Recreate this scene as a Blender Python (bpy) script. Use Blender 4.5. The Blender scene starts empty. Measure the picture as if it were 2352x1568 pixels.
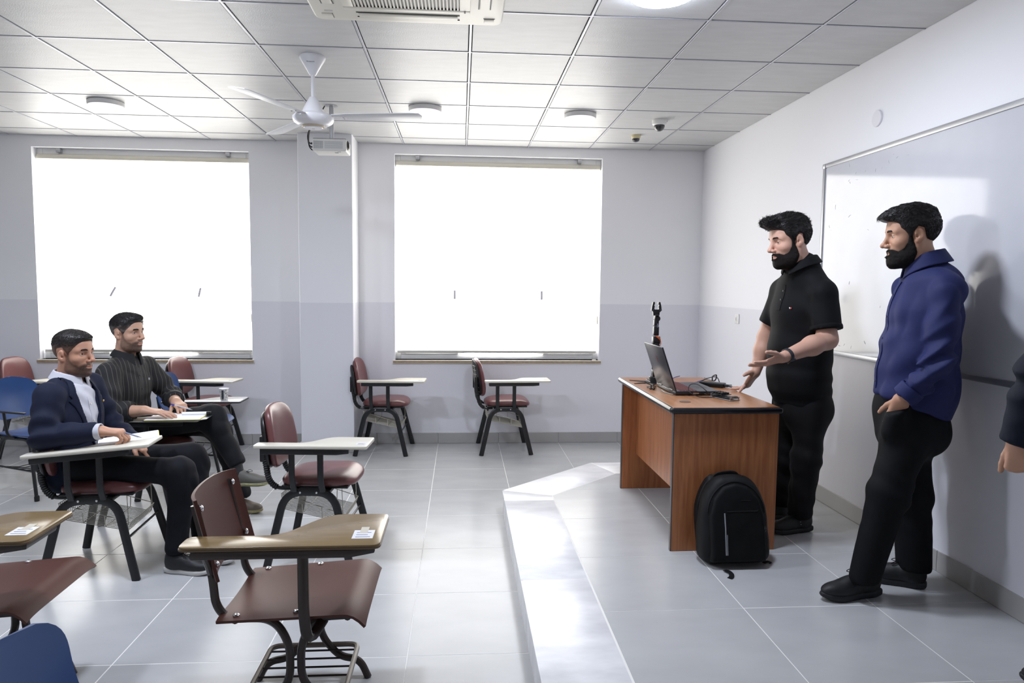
import bpy, bmesh, math, random
import numpy as np
from mathutils import Vector, Matrix

random.seed(7)
scene = bpy.context.scene
COL = scene.collection
PI = math.pi

# ------------------------------------------------------------------ camera
cam_data = bpy.data.cameras.new('camera')
cam_data.sensor_width = 36.0
cam_data.lens = 36.0 * 1589.2 / 2352.0
cam_data.clip_start = 0.05
cam = bpy.data.objects.new('camera', cam_data)
COL.objects.link(cam)
YAW, PITCH, ROLL = math.radians(4.245), math.radians(4.563), math.radians(0.580)
_f = Vector((math.sin(YAW) * math.cos(PITCH), math.cos(YAW) * math.cos(PITCH), -math.sin(PITCH)))
_r = Vector((math.cos(YAW), -math.sin(YAW), 0))
_u = _r.cross(_f)
_r2 = _r * math.cos(ROLL) + _u * math.sin(ROLL)
_u2 = _u * math.cos(ROLL) - _r * math.sin(ROLL)
m = Matrix(((_r2.x, _u2.x, -_f.x, 0), (_r2.y, _u2.y, -_f.y, 0), (_r2.z, _u2.z, -_f.z, 1.5615), (0, 0, 0, 1)))
cam.matrix_world = m
scene.camera = cam

# ------------------------------------------------------------------ world, exposure
world = bpy.data.worlds.new('world')
scene.world = world
world.use_nodes = True
wn = world.node_tree.nodes
wn['Background'].inputs[0].default_value = (0.93, 0.96, 1.0, 1)
wn['Background'].inputs[1].default_value = 11.0
scene.view_settings.view_transform = 'Standard'
scene.view_settings.look = 'None'
scene.view_settings.exposure = 0.66
scene.view_settings.gamma = 1.0
scene.view_settings.use_curve_mapping = False
BLIND_EMIT = 3.0
LAMP_EMIT = 120.0
LAMP_COL = (0.80, 0.86, 1.0)

# ------------------------------------------------------------------ helpers
def lin(c):
    if isinstance(c, str):
        c = c.lstrip('#')
        c = [int(c[i:i + 2], 16) / 255 for i in (0, 2, 4)]
    return tuple((x / 12.92 if x <= 0.04045 else ((x + 0.055) / 1.055) ** 2.4) for x in c)

MATS = {}
def mat(name, color, rough=0.5, metal=0.0, spec=0.5, emit=None, emit_s=0.0, var=0.0, vscale=8.0, vstretch=(1, 1, 1),
        bump=0.0, bscale=60.0, coat=0.0, sheen=0.0, color2=None, bstretch=(1, 1, 1), detail=4.0, sss=0.0):
    if name in MATS:
        return MATS[name]
    m = bpy.data.materials.new(name)
    m.use_nodes = True
    nt = m.node_tree
    b = nt.nodes['Principled BSDF']
    c = lin(color)
    b.inputs['Base Color'].default_value = (*c, 1)
    b.inputs['Roughness'].default_value = rough
    b.inputs['Metallic'].default_value = metal
    b.inputs['Specular IOR Level'].default_value = spec
    if coat:
        b.inputs['Coat Weight'].default_value = coat
        b.inputs['Coat Roughness'].default_value = 0.15
    if sheen:
        b.inputs['Sheen Weight'].default_value = sheen
    if sss:
        b.inputs['Subsurface Weight'].default_value = sss
        b.inputs['Subsurface Radius'].default_value = (0.012, 0.005, 0.003)
    if emit is not None:
        b.inputs['Emission Color'].default_value = (*emit, 1)
        b.inputs['Emission Strength'].default_value = emit_s
    if var or bump or color2:
        tc = nt.nodes.new('ShaderNodeTexCoord')
    if var or color2:
        mp = nt.nodes.new('ShaderNodeMapping')
        mp.inputs['Scale'].default_value = vstretch
        nt.links.new(tc.outputs['Object'], mp.inputs[0])
        n = nt.nodes.new('ShaderNodeTexNoise')
        n.inputs['Scale'].default_value = vscale
        n.inputs['Detail'].default_value = detail
        nt.links.new(mp.outputs[0], n.inputs['Vector'])
        r = nt.nodes.new('ShaderNodeValToRGB')
        c2 = lin(color2) if color2 else c
        lo = tuple(x * (1 - var) for x in c)
        hi = tuple(min(1, x * (1 + var)) for x in c2)
        r.color_ramp.elements[0].position = 0.3
        r.color_ramp.elements[1].position = 0.7
        r.color_ramp.elements[0].color = (*lo, 1)
        r.color_ramp.elements[1].color = (*hi, 1)
        nt.links.new(n.outputs['Fac'], r.inputs[0])
        nt.links.new(r.outputs[0], b.inputs['Base Color'])
    if bump:
        mp = nt.nodes.new('ShaderNodeMapping')
        mp.inputs['Scale'].default_value = bstretch
        nt.links.new(tc.outputs['Object'], mp.inputs[0])
        n = nt.nodes.new('ShaderNodeTexNoise')
        n.inputs['Scale'].default_value = bscale
        n.inputs['Detail'].default_value = 3
        nt.links.new(mp.outputs[0], n.inputs['Vector'])
        bp = nt.nodes.new('ShaderNodeBump')
        bp.inputs['Strength'].default_value = bump
        bp.inputs['Distance'].default_value = 0.004
        nt.links.new(n.outputs['Fac'], bp.inputs['Height'])
        nt.links.new(bp.outputs[0], b.inputs['Normal'])
    MATS[name] = m
    return m

def V3(*a):
    return np.array(a, float)

def norm(v):
    v = np.asarray(v, float)
    return v / (np.linalg.norm(v) + 1e-12)

def spline(pts, n=8, closed=False):
    """Catmull-Rom samples through pts."""
    P = [np.asarray(p, float) for p in pts]
    out = []
    L = len(P)
    segs = L if closed else L - 1
    for i in range(segs):
        p0 = P[(i - 1) % L] if (closed or i > 0) else 2 * P[0] - P[1]
        p1 = P[i]
        p2 = P[(i + 1) % L]
        p3 = P[(i + 2) % L] if (closed or i + 2 < L) else 2 * P[-1] - P[-2]
        for k in range(n):
            t = k / n
            out.append(0.5 * ((2 * p1) + (-p0 + p2) * t + (2 * p0 - 5 * p1 + 4 * p2 - p3) * t * t + (-p0 + 3 * p1 - 3 * p2 + p3) * t ** 3))
    if not closed:
        out.append(P[-1])
    return out

def fillet(pts, r, n=5):
    """polyline with corners rounded by radius r."""
    P = [np.asarray(p, float) for p in pts]
    out = [P[0]]
    for i in range(1, len(P) - 1):
        a, b, c = P[i - 1], P[i], P[i + 1]
        d1, d2 = norm(a - b), norm(c - b)
        q = min(r, 0.49 * np.linalg.norm(a - b), 0.49 * np.linalg.norm(c - b))
        s, e = b + d1 * q, b + d2 * q
        for k in range(n + 1):
            t = k / n
            out.append((1 - t) ** 2 * s + 2 * t * (1 - t) * b + t * t * e)
    out.append(P[-1])
    return out

class MB:
    def __init__(self):
        self.V = []
        self.F = []

    def add(self, v, f):
        o = len(self.V)
        self.V.extend([tuple(map(float, p)) for p in v])
        self.F.extend([tuple(int(i) + o for i in q) for q in f])
        return self

    def box(self, x0, x1, y0, y1, z0, z1):
        v = [(x, y, z) for z in (z0, z1) for y in (y0, y1) for x in (x0, x1)]
        return self.add(v, [(0, 2, 3, 1), (4, 5, 7, 6), (0, 1, 5, 4), (2, 6, 7, 3), (0, 4, 6, 2), (1, 3, 7, 5)])

    def rbox(self, x0, x1, y0, y1, z0, z1, r=0.004, seg=2, M=None):
        bm = bmesh.new()
        bmesh.ops.create_cube(bm, size=1)
        for v in bm.verts:
            v.co = Vector(((x0 + x1) / 2 + v.co.x * (x1 - x0), (y0 + y1) / 2 + v.co.y * (y1 - y0), (z0 + z1) / 2 + v.co.z * (z1 - z0)))
        r = min(r, 0.49 * min(abs(x1 - x0), abs(y1 - y0), abs(z1 - z0)))
        bmesh.ops.bevel(bm, geom=bm.edges[:], offset=r, segments=seg, affect='EDGES', profile=0.5)
        return self.addbm(bm, M)

    def addbm(self, bm, M=None):
        if M is not None:
            bm.transform(M)
        bm.verts.index_update()
        self.add([v.co[:] for v in bm.verts], [[v.index for v in f.verts] for f in bm.faces])
        bm.free()
        return self

    def prism(self, poly, z0, z1, r=0.0, M=None, seg=2):
        """polygon in xy extruded z0..z1, edges bevelled by r."""
        bm = bmesh.new()
        vs = [bm.verts.new((p[0], p[1], z0)) for p in poly]
        f = bm.faces.new(vs)
        ret = bmesh.ops.extrude_face_region(bm, geom=[f])
        for e in ret['geom']:
            if isinstance(e, bmesh.types.BMVert):
                e.co.z = z1
        bmesh.ops.recalc_face_normals(bm, faces=bm.faces[:])
        if r:
            ed = [e for e in bm.edges if abs(e.verts[0].co.z - e.verts[1].co.z) < 1e-6]
            bmesh.ops.bevel(bm, geom=ed, offset=r, segments=seg, affect='EDGES', profile=0.5)
        return self.addbm(bm, M)

    def tube(self, path, r, n=10, ry=None, up=None, closed=False, caps=True):
        """round or flat-oval tube; r may be a list; ry is the second half-size (along the frame binormal)."""
        P = [np.asarray(p, float) for p in path]
        L = len(P)
        rr = r if hasattr(r, '__len__') else [r] * L
        T = []
        for i in range(L):
            a = P[(i - 1) % L] if (closed or i > 0) else P[i]
            b = P[(i + 1) % L] if (closed or i < L - 1) else P[i]
            T.append(norm(b - a))
        nrm = np.asarray(up, float) if up is not None else (V3(0, 0, 1) if abs(T[0][2]) < 0.9 else V3(1, 0, 0))
        v = []
        for i in range(L):
            nrm = nrm - T[i] * np.dot(nrm, T[i])
            nrm = norm(nrm)
            if up is not None:
                nu = np.asarray(up, float) - T[i] * np.dot(up, T[i])
                if np.linalg.norm(nu) > 0.2:
                    nrm = norm(nu)
            bn = np.cross(T[i], nrm)
            for k in range(n):
                a = 2 * PI * k / n
                ca, sa = math.cos(a), math.sin(a)
                if ry is not None:
                    e = 0.6
                    ca = math.copysign(abs(ca) ** e, ca)
                    sa = math.copysign(abs(sa) ** e, sa)
                v.append(P[i] + nrm * rr[i] * ca + bn * (ry if ry is not None else rr[i]) * sa)
        f = []
        for i in range(L if closed else L - 1):
            for k in range(n):
                a, b = i * n + k, i * n + (k + 1) % n
                c, d = ((i + 1) % L) * n + (k + 1) % n, ((i + 1) % L) * n + k
                f.append((a, b, c, d))
        if caps and not closed:
            f.append(tuple(range(n - 1, -1, -1)))
            f.append(tuple(range((L - 1) * n, L * n)))
        return self.add(v, f)

    def lathe(self, prof, n=24, center=(0, 0, 0), axis=(0, 0, 1)):
        """profile of (radius, height) about an axis."""
        ax = norm(axis)
        t = V3(1, 0, 0) if abs(ax[0]) < 0.9 else V3(0, 1, 0)
        u = norm(np.cross(ax, t))
        w = np.cross(ax, u)
        c = np.asarray(center, float)
        v = []
        for r_, h in prof:
            for k in range(n):
                a = 2 * PI * k / n
                v.append(c + ax * h + (u * math.cos(a) + w * math.sin(a)) * max(r_, 1e-5))
        f = []
        for i in range(len(prof) - 1):
            for k in range(n):
                f.append((i * n + k, i * n + (k + 1) % n, (i + 1) * n + (k + 1) % n, (i + 1) * n + k))
        f.append(tuple(range(n - 1, -1, -1)))
        f.append(tuple(range((len(prof) - 1) * n, len(prof) * n)))
        return self.add(v, f)

    def ell(self, c, r, n=16, M=None):
        v, f = [], []
        for i in range(n // 2 + 1):
            th = PI * i / (n // 2)
            for k in range(n):
                ph = 2 * PI * k / n
                p = Vector((r[0] * math.sin(th) * math.cos(ph), r[1] * math.sin(th) * math.sin(ph), r[2] * math.cos(th)))
                if M is not None:
                    p = M @ p
                v.append((c[0] + p.x, c[1] + p.y, c[2] + p.z))
        for i in range(n // 2):
            for k in range(n):
                f.append((i * n + k, (i + 1) * n + k, (i + 1) * n + (k + 1) % n, i * n + (k + 1) % n))
        return self.add(v, f)

    def xf(self, M):
        self.V = [tuple(M @ Vector(p)) for p in self.V]
        return self

    def mesh(self, name, material, smooth=35):
        me = bpy.data.meshes.new(name)
        me.from_pydata(self.V, [], self.F)
        bm = bmesh.new()
        bm.from_mesh(me)
        bmesh.ops.remove_doubles(bm, verts=bm.verts[:], dist=1e-6)
        bmesh.ops.recalc_face_normals(bm, faces=bm.faces[:])
        bm.to_mesh(me)
        bm.free()
        if smooth:
            me.shade_smooth()
            me.set_sharp_from_angle(angle=math.radians(smooth))
        if material is not None:
            me.materials.append(material)
        return me

    def build(self, name, material, parent=None, smooth=35, loc=None, rot=None):
        return link(name, self.mesh(name, material, smooth), parent, loc, rot)

def link(name, me, parent=None, loc=None, rot=None):
    o = bpy.data.objects.new(name, me)
    COL.objects.link(o)
    if parent is not None:
        o.parent = parent
    if loc is not None:
        o.location = loc
    if rot is not None:
        o.rotation_euler = rot
    return o

def tag(o, label=None, cat=None, group=None, kind=None):
    if label:
        o['label'] = label
    if cat:
        o['category'] = cat
    if group:
        o['group'] = group
    if kind:
        o['kind'] = kind
    return o

def thing(name, label, cat, loc=(0, 0, 0), rz=0.0, group=None):
    o = bpy.data.objects.new(name, None)
    o.empty_display_size = 0.1
    COL.objects.link(o)
    o.location = loc
    o.rotation_euler = (0, 0, rz)
    return tag(o, label, cat, group)

def struct(name, mb, material, label=None, smooth=35):
    o = mb.build(name, material, smooth=smooth)
    tag(o, label, None, None, 'structure')
    return o

def copy_tree(root, loc, rz, label, group=None, scale=None):
    r = root.copy()
    COL.objects.link(r)
    r.location = loc
    r.rotation_euler = (0, 0, rz)
    r['label'] = label
    if group:
        r['group'] = group
    for ch in root.children:
        c = ch.copy()
        COL.objects.link(c)
        c.parent = r
        for g in ch.children:
            d = g.copy()
            COL.objects.link(d)
            d.parent = c
    return r

def text_mesh(name, s, size, material, parent, M, extrude=0.0004):
    cu = bpy.data.curves.new(name, 'FONT')
    cu.body = s
    cu.size = size
    cu.extrude = extrude
    cu.align_x = 'CENTER'
    cu.align_y = 'CENTER'
    tmp = bpy.data.objects.new('tmp_text', cu)
    COL.objects.link(tmp)
    dg = bpy.context.evaluated_depsgraph_get()
    dg.update()
    me = bpy.data.meshes.new_from_object(tmp.evaluated_get(dg))
    bpy.data.objects.remove(tmp)
    bpy.data.curves.remove(cu)
    me.transform(M)
    me.materials.clear()
    me.materials.append(material)
    return link(name, me, parent)

def basis(o, x, y, z):
    """matrix from an origin and three axes."""
    return Matrix(((x[0], y[0], z[0], o[0]), (x[1], y[1], z[1], o[1]), (x[2], y[2], z[2], o[2]), (0, 0, 0, 1)))
# ------------------------------------------------------------------ room measures
XL, XR, YF, YB, ZC = -6.6, 2.39, -2.5, 6.813, 2.909
HP = 0.16                                             # platform height

def wall_mat(name, up, lo, split):
    m = bpy.data.materials.new(name)
    m.use_nodes = True
    nt = m.node_tree
    b = nt.nodes['Principled BSDF']
    tc = nt.nodes.new('ShaderNodeTexCoord')
    sp = nt.nodes.new('ShaderNodeSeparateXYZ')
    nt.links.new(tc.outputs['Object'], sp.inputs[0])
    gt = nt.nodes.new('ShaderNodeMath')
    gt.operation = 'GREATER_THAN'
    gt.inputs[1].default_value = split
    nt.links.new(sp.outputs['Z'], gt.inputs[0])
    mx = nt.nodes.new('ShaderNodeMix')
    mx.data_type = 'RGBA'
    mx.inputs['A'].default_value = (*lin(lo), 1)
    mx.inputs['B'].default_value = (*lin(up), 1)
    nt.links.new(gt.outputs[0], mx.inputs['Factor'])
    nt.links.new(mx.outputs['Result'], b.inputs['Base Color'])
    mr = nt.nodes.new('ShaderNodeMapRange')
    mr.inputs['To Min'].default_value = 0.34
    mr.inputs['To Max'].default_value = 0.6
    nt.links.new(gt.outputs[0], mr.inputs['Value'])
    nt.links.new(mr.outputs[0], b.inputs['Roughness'])
    n = nt.nodes.new('ShaderNodeTexNoise')
    n.inputs['Scale'].default_value = 45
    n.inputs['Detail'].default_value = 4
    nt.links.new(tc.outputs['Object'], n.inputs['Vector'])
    bp = nt.nodes.new('ShaderNodeBump')
    bp.inputs['Strength'].default_value = 0.12
    bp.inputs['Distance'].default_value = 0.004
    nt.links.new(n.outputs['Fac'], bp.inputs['Height'])
    nt.links.new(bp.outputs[0], b.inputs['Normal'])
    b.inputs['Specular IOR Level'].default_value = 0.35
    return m

M_WALL = wall_mat('wall_paint', '#f3f3f6', '#e6e6ec', 1.393)
M_TILE = mat('porcelain_tile', '#b1b2b3', rough=0.24, spec=0.34, var=0.06, vscale=2.6, vstretch=(1, 2.2, 1), detail=6)
M_GROUT = mat('grout', '#e4e3de', rough=0.8)
M_MARBLE = mat('white_marble', '#cfd0d3', rough=0.3, var=0.05, vscale=3.2, vstretch=(1.2, 2.6, 1), detail=8, color2='#e6e6e8')
M_CEIL = mat('ceiling_tile', '#c4c4c3', rough=0.4, spec=0.5, var=0.05, vscale=5, vstretch=(1, 4, 1), detail=8, bump=0.25, bscale=160)
M_TBAR = mat('ceiling_rail', '#b4b5bb', rough=0.35, metal=0.3)
M_VOID = mat('ceiling_void', '#35342f', rough=0.9)
M_BASE = mat('baseboard_tile', '#a9a8a6', rough=0.3, var=0.05, vscale=4)
M_WHITE = mat('white_plastic', '#ecebe8', rough=0.35)
M_CREAM = mat('cream_plastic', '#dcd8ca', rough=0.4)
M_ALU = mat('white_aluminium', '#efefee', rough=0.35)
M_SILVER = mat('silver_aluminium', '#b4b5b8', rough=0.35, metal=0.7)
M_CHROME = mat('chrome', '#d8d8da', rough=0.15, metal=1.0)
M_BLACK = mat('black_plastic', '#141416', rough=0.4)
M_DARK = mat('dark_grey_plastic', '#2a2b2e', rough=0.45)
M_PAPER = mat('white_paper', '#f1f1f4', rough=0.8)
M_TAPE = mat('sticker_white', '#e4e4ee', rough=0.25)
M_INK = mat('print_ink', '#3a3b4c', rough=0.7)

# ------------------------------------------------------------------ floor and its tiles
floor = struct('floor', MB().box(XL - .1, XR + .1, YF - .1, YB + .1, -0.1, -0.0006), M_GROUT, 'grey tiled classroom floor')

def clip(poly, nx, ny, c):
    out = []
    for i in range(len(poly)):
        a, b = poly[i], poly[(i + 1) % len(poly)]
        da, db = nx * a[0] + ny * a[1] - c, nx * b[0] + ny * b[1] - c
        if da >= 0:
            out.append(a)
        if da * db < 0:
            t = da / (da - db)
            out.append((a[0] + (b[0] - a[0]) * t, a[1] + (b[1] - a[1]) * t))
    return out

tile_me = MB().rbox(-.2985, .2985, -.2985, .2985, -.012, 0, 0.0015, 1).mesh('floor_tile', M_TILE)
for i in range(-11, 2):
    for j in range(-2, 7):
        x0, y0 = -0.22 + .6 * i, 2.83 + .6 * j
        x1, y1 = x0 + .6, y0 + .6
        if x0 < XL or (x0 > 0.28 and y1 < 4.6) or (x0 < -3.5 and y1 < 2.0):
            continue
        if y1 > YB or x1 > XR or x0 > 0.2:
            p = [(x0 + .0015, y0 + .0015), (min(x1, XR) - .0015, y0 + .0015), (min(x1, XR) - .0015, min(y1, YB) - .0015), (x0 + .0015, min(y1, YB) - .0015)]
            if len(p) > 2 and p[2][1] > p[0][1] + .01 and p[2][0] > p[0][0] + .01:
                MB().prism(p, -.012, 0).build('floor_tile', M_TILE, floor)
        else:
            link('floor_tile', tile_me, floor, ((x0 + x1) / 2, (y0 + y1) / 2, 0), (0, 0, PI * ((i * 7 + j * 3) % 2)))
for i in range(2, 4):                                  # strip between platform and back wall
    x0 = -0.22 + .6 * i
    for y0, y1 in ((5.38, 5.83), (5.83, 6.43), (6.43, YB)):
        p = [(x0 + .0015, y0 + .0015), (min(x0 + .6, XR) - .0015, y0 + .0015), (min(x0 + .6, XR) - .0015, y1 - .0015), (x0 + .0015, y1 - .0015)]
        MB().prism(p, -.012, 0).build('floor_tile', M_TILE, floor)

# ------------------------------------------------------------------ platform with marble edge
PO = [(.298, YF), (.298, 4.66), (1.04, 5.38), (XR, 5.38)]
PI_ = [(.618, YF), (.618, 4.53), (1.17, 5.06), (XR, 5.06)]
platform = struct('platform', MB().prism([(.302, YF), (.302, 4.658), (1.042, 5.376), (XR + .05, 5.376), (XR + .05, YF)], 0.0, HP - .0006), M_GROUT,
                  'raised tiled teaching platform with a white marble edge')
cuts = [(-2.5, -1.8), (-1.8, -.55), (-.55, .7), (.7, 1.95), (1.95, 3.2), (3.2, 4.43)]
for a, b in cuts:
    MB().prism([(.290, a + .001), (.616, a + .001), (.616, b - .001), (.290, b - .001)], HP - .03, HP, .003).build('marble_slab', M_MARBLE, platform)
    MB().prism([(.296, a + .001), (.304, a + .001), (.304, b - .001), (.296, b - .001)], 0.0, HP - .031).build('riser_slab', M_MARBLE, platform)
MB().prism([(.290, 4.432), (.616, 4.432), (.616, 4.527), (.290, 4.662)], HP - .03, HP, .003).build('marble_slab', M_MARBLE, platform)
MB().prism([(.296, 4.432), (.304, 4.432), (.304, 4.66), (.296, 4.66)], 0.0, HP - .031).build('riser_slab', M_MARBLE, platform)
MB().prism([(.292, 4.666), (.618, 4.532), (1.168, 5.058), (1.038, 5.386)], HP - .03, HP, .003).build('marble_slab', M_MARBLE, platform)
MB().prism([(1.042, 5.387), (1.172, 5.06), (XR - .01, 5.06), (XR - .01, 5.387)], HP - .03, HP, .003).build('marble_slab', M_MARBLE, platform)
ptile_me = MB().rbox(-.2985, .2985, -.2985, .2985, -.008, 0, 0.0015, 1).mesh('platform_tile', M_TILE)
for i in range(3):
    for j in range(-9, 4):
        x0, y0 = [.622, 1.245, 1.845][i], 2.86 + .6 * j
        x1, y1 = [1.245, 1.845, XR][i], y0 + .6
        if y1 < YF or y0 > 5.05:
            continue
        p = [(x0 + .0015, y0 + .0015), (x1 - .0015, y0 + .0015), (x1 - .0015, y1 - .0015), (x0 + .0015, y1 - .0015)]
        p = clip(p, 0, -1, -5.058)
        nx, ny = (5.06 - 4.53), -(1.17 - .618)
        p = clip(p, nx, ny, nx * .622 + ny * 4.53)
        if i == 1 and y1 < 5:
            link('platform_tile', ptile_me, platform, ((x0 + x1) / 2, (y0 + y1) / 2, HP))
        elif len(p) > 2:
            MB().prism(p, HP - .008, HP).build('platform_tile', M_TILE, platform)

# ------------------------------------------------------------------ ceiling: void, rails, tiles
ceiling = struct('ceiling', MB().box(XL - .1, XR + .1, YF - .1, YB + .1, ZC + .025, ZC + .1), M_VOID, 'suspended ceiling of large square metal-faced tiles')
GX, GY = 0.0456, 4.1306
ctile_me = MB().rbox(-.2890, .2890, -.2890, .2890, 0, .012, 0.002, 1).mesh('ceiling_tile', M_CEIL)
xs = [GX + .6 * i for i in range(-11, 4)]
ys = [GY + .6 * j for j in range(-11, 5)]
for i, x in enumerate([XL] + xs):
    for j, y in enumerate([YF] + ys):
        x1 = (xs + [XR])[i]
        y1 = (ys + [YB])[j]
        if x1 - x < .05 or y1 - y < .05:
            continue
        if abs(x1 - x - .6) < .01 and abs(y1 - y - .6) < .01:
            link('ceiling_tile', ctile_me, ceiling, ((x + x1) / 2, (y + y1) / 2, ZC))
        else:
            ex = .0095 if x1 < XR - .01 else .004
            MB().prism([(x + .0095, y + .0095), (x1 - ex, y + .0095), (x1 - ex, y1 - .012), (x + .0095, y1 - .012)], ZC, ZC + .012).build('ceiling_tile', M_CEIL, ceiling)
for x in xs:
    MB().rbox(x - .0065, x + .0065, YF, YB, ZC - .004, ZC + .02, .001, 1).build('ceiling_rail', M_TBAR, ceiling)
for y in ys:
    MB().rbox(XL, XR, y - .0065, y + .0065, ZC - .003, ZC + .02, .001, 1).build('ceiling_rail', M_TBAR, ceiling)

# ------------------------------------------------------------------ walls
WIN = [(-3.962, -2.005, .83, 2.803), (-.642, 1.378, .83, 2.815)]
YW = 7.03                                              # outer face of the wall
b = MB()
prev = XL - .1
for x0, x1, z0, z1 in WIN:
    b.box(prev, x0, YB, YW, 0, ZC + .05)
    b.box(x0, x1, YB, YW, 0, z0)
    b.box(x0, x1, YB, YW, z1, ZC + .05)
    prev = x1
b.box(prev, XR + .1, YB, YW, 0, ZC + .05)
struct('wall_back', b, M_WALL, 'pale lavender-grey window wall, darker below a painted line')
struct('wall_right', MB().box(XR, XR + .15, YF - .1, YW, 0, ZC + .05), M_WALL, 'off-white wall behind the whiteboard, greyer below a painted line')
struct('wall_left', MB().box(XL - .15, XL, YF - .1, YW, 0, ZC + .05), M_WALL, 'plain pale wall at the far left end of the room')
struct('wall_front', MB().box(XL - .15, XR + .15, YF - .15, YF, 0, ZC + .05), M_WALL, 'plain pale wall behind the viewer')
struct('column', MB().rbox(-1.468, -.985, 6.44, YB + .02, 0, ZC + .02, .004, 1), M_WALL, 'square wall column between the two windows')

bb = struct('baseboard_back', MB().box(XL, XR, YB - .002, YB, 0, .105), M_GROUT, 'grey tile skirting under the windows')
x = XL
edges = [XL + .6 * k for k in range(40)]
for a in np.arange(-0.22 - 10 * .6, XR, .6):
    c, d = a + .0015, min(a + .6, XR) - .0015
    for lo, hi in ((XL, -1.476), (-.977, XR)):
        e, g = max(c, lo), min(d, hi)
        if g - e > .02:
            MB().rbox(e, g, YB - .011, YB - .001, .001, .105, .0015, 1).build('skirting_tile', M_BASE, bb)
MB().rbox(-1.478, -.975, 6.43, 6.44, .001, .105, .0015, 1).build('skirting_tile', M_BASE, bb)
MB().rbox(-.985, -.975, 6.441, YB - .012, .001, .105, .0015, 1).build('skirting_tile', M_BASE, bb)
MB().rbox(-1.478, -1.468, 6.441, YB - .012, .001, .105, .0015, 1).build('skirting_tile', M_BASE, bb)
br = struct('baseboard_right', MB().box(XR - .002, XR, YF, 5.38, HP, HP + .105), M_GROUT, 'grey tile skirting along the platform wall')
for k in range(-9, 5):
    y0, y1 = 2.6 + .6 * k + .0015, min(2.6 + .6 * k + .6, 5.38) - .0015
    if y1 > YF and y1 - y0 > .02:
        MB().rbox(XR - .011, XR - .001, max(y0, YF), y1, HP + .001, HP + .105, .0015, 1).build('skirting_tile', M_BASE, br)
MB().rbox(XR - .011, XR - .001, 5.39, YB - .012, .001, .105, .0015, 1).build('skirting_tile', M_BASE, br)

# ------------------------------------------------------------------ windows and blinds
def glass_mat():
    m = bpy.data.materials.new('window_glass')
    m.use_nodes = True
    nt = m.node_tree
    nt.nodes.remove(nt.nodes['Principled BSDF'])
    t = nt.nodes.new('ShaderNodeBsdfTransparent')
    g = nt.nodes.new('ShaderNodeBsdfGlossy')
    g.inputs['Roughness'].default_value = 0.02
    mx = nt.nodes.new('ShaderNodeMixShader')
    mx.inputs[0].default_value = 0.08
    nt.links.new(t.outputs[0], mx.inputs[1])
    nt.links.new(g.outputs[0], mx.inputs[2])
    nt.links.new(mx.outputs[0], nt.nodes['Material Output'].inputs[0])
    return m
M_GLASS = glass_mat()
M_BLIND = mat('backlit_blind_fabric', '#f4f3ee', rough=0.9, emit=(1.0, 0.975, 0.925), emit_s=BLIND_EMIT)
M_ROLL = mat('blind_fabric_roll', '#d9d5c8', rough=0.85)
M_SILL = mat('cream_stone', '#e4e0d6', rough=0.4, var=0.05)
M_SILLE = mat('raw_stone_edge', '#a6957d', rough=0.8, var=0.15, vscale=40)
wl = ['left window with a white frame behind a closed roller blind', 'right window with a white frame behind a closed roller blind']
bl = ['backlit white roller blind on the window behind the seated men', 'backlit white roller blind on the window nearer the whiteboard']
handle_x = [[(-3.30, .05), (-2.50, .02)], [(-.062, .0), (.80, .0)]]
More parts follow.
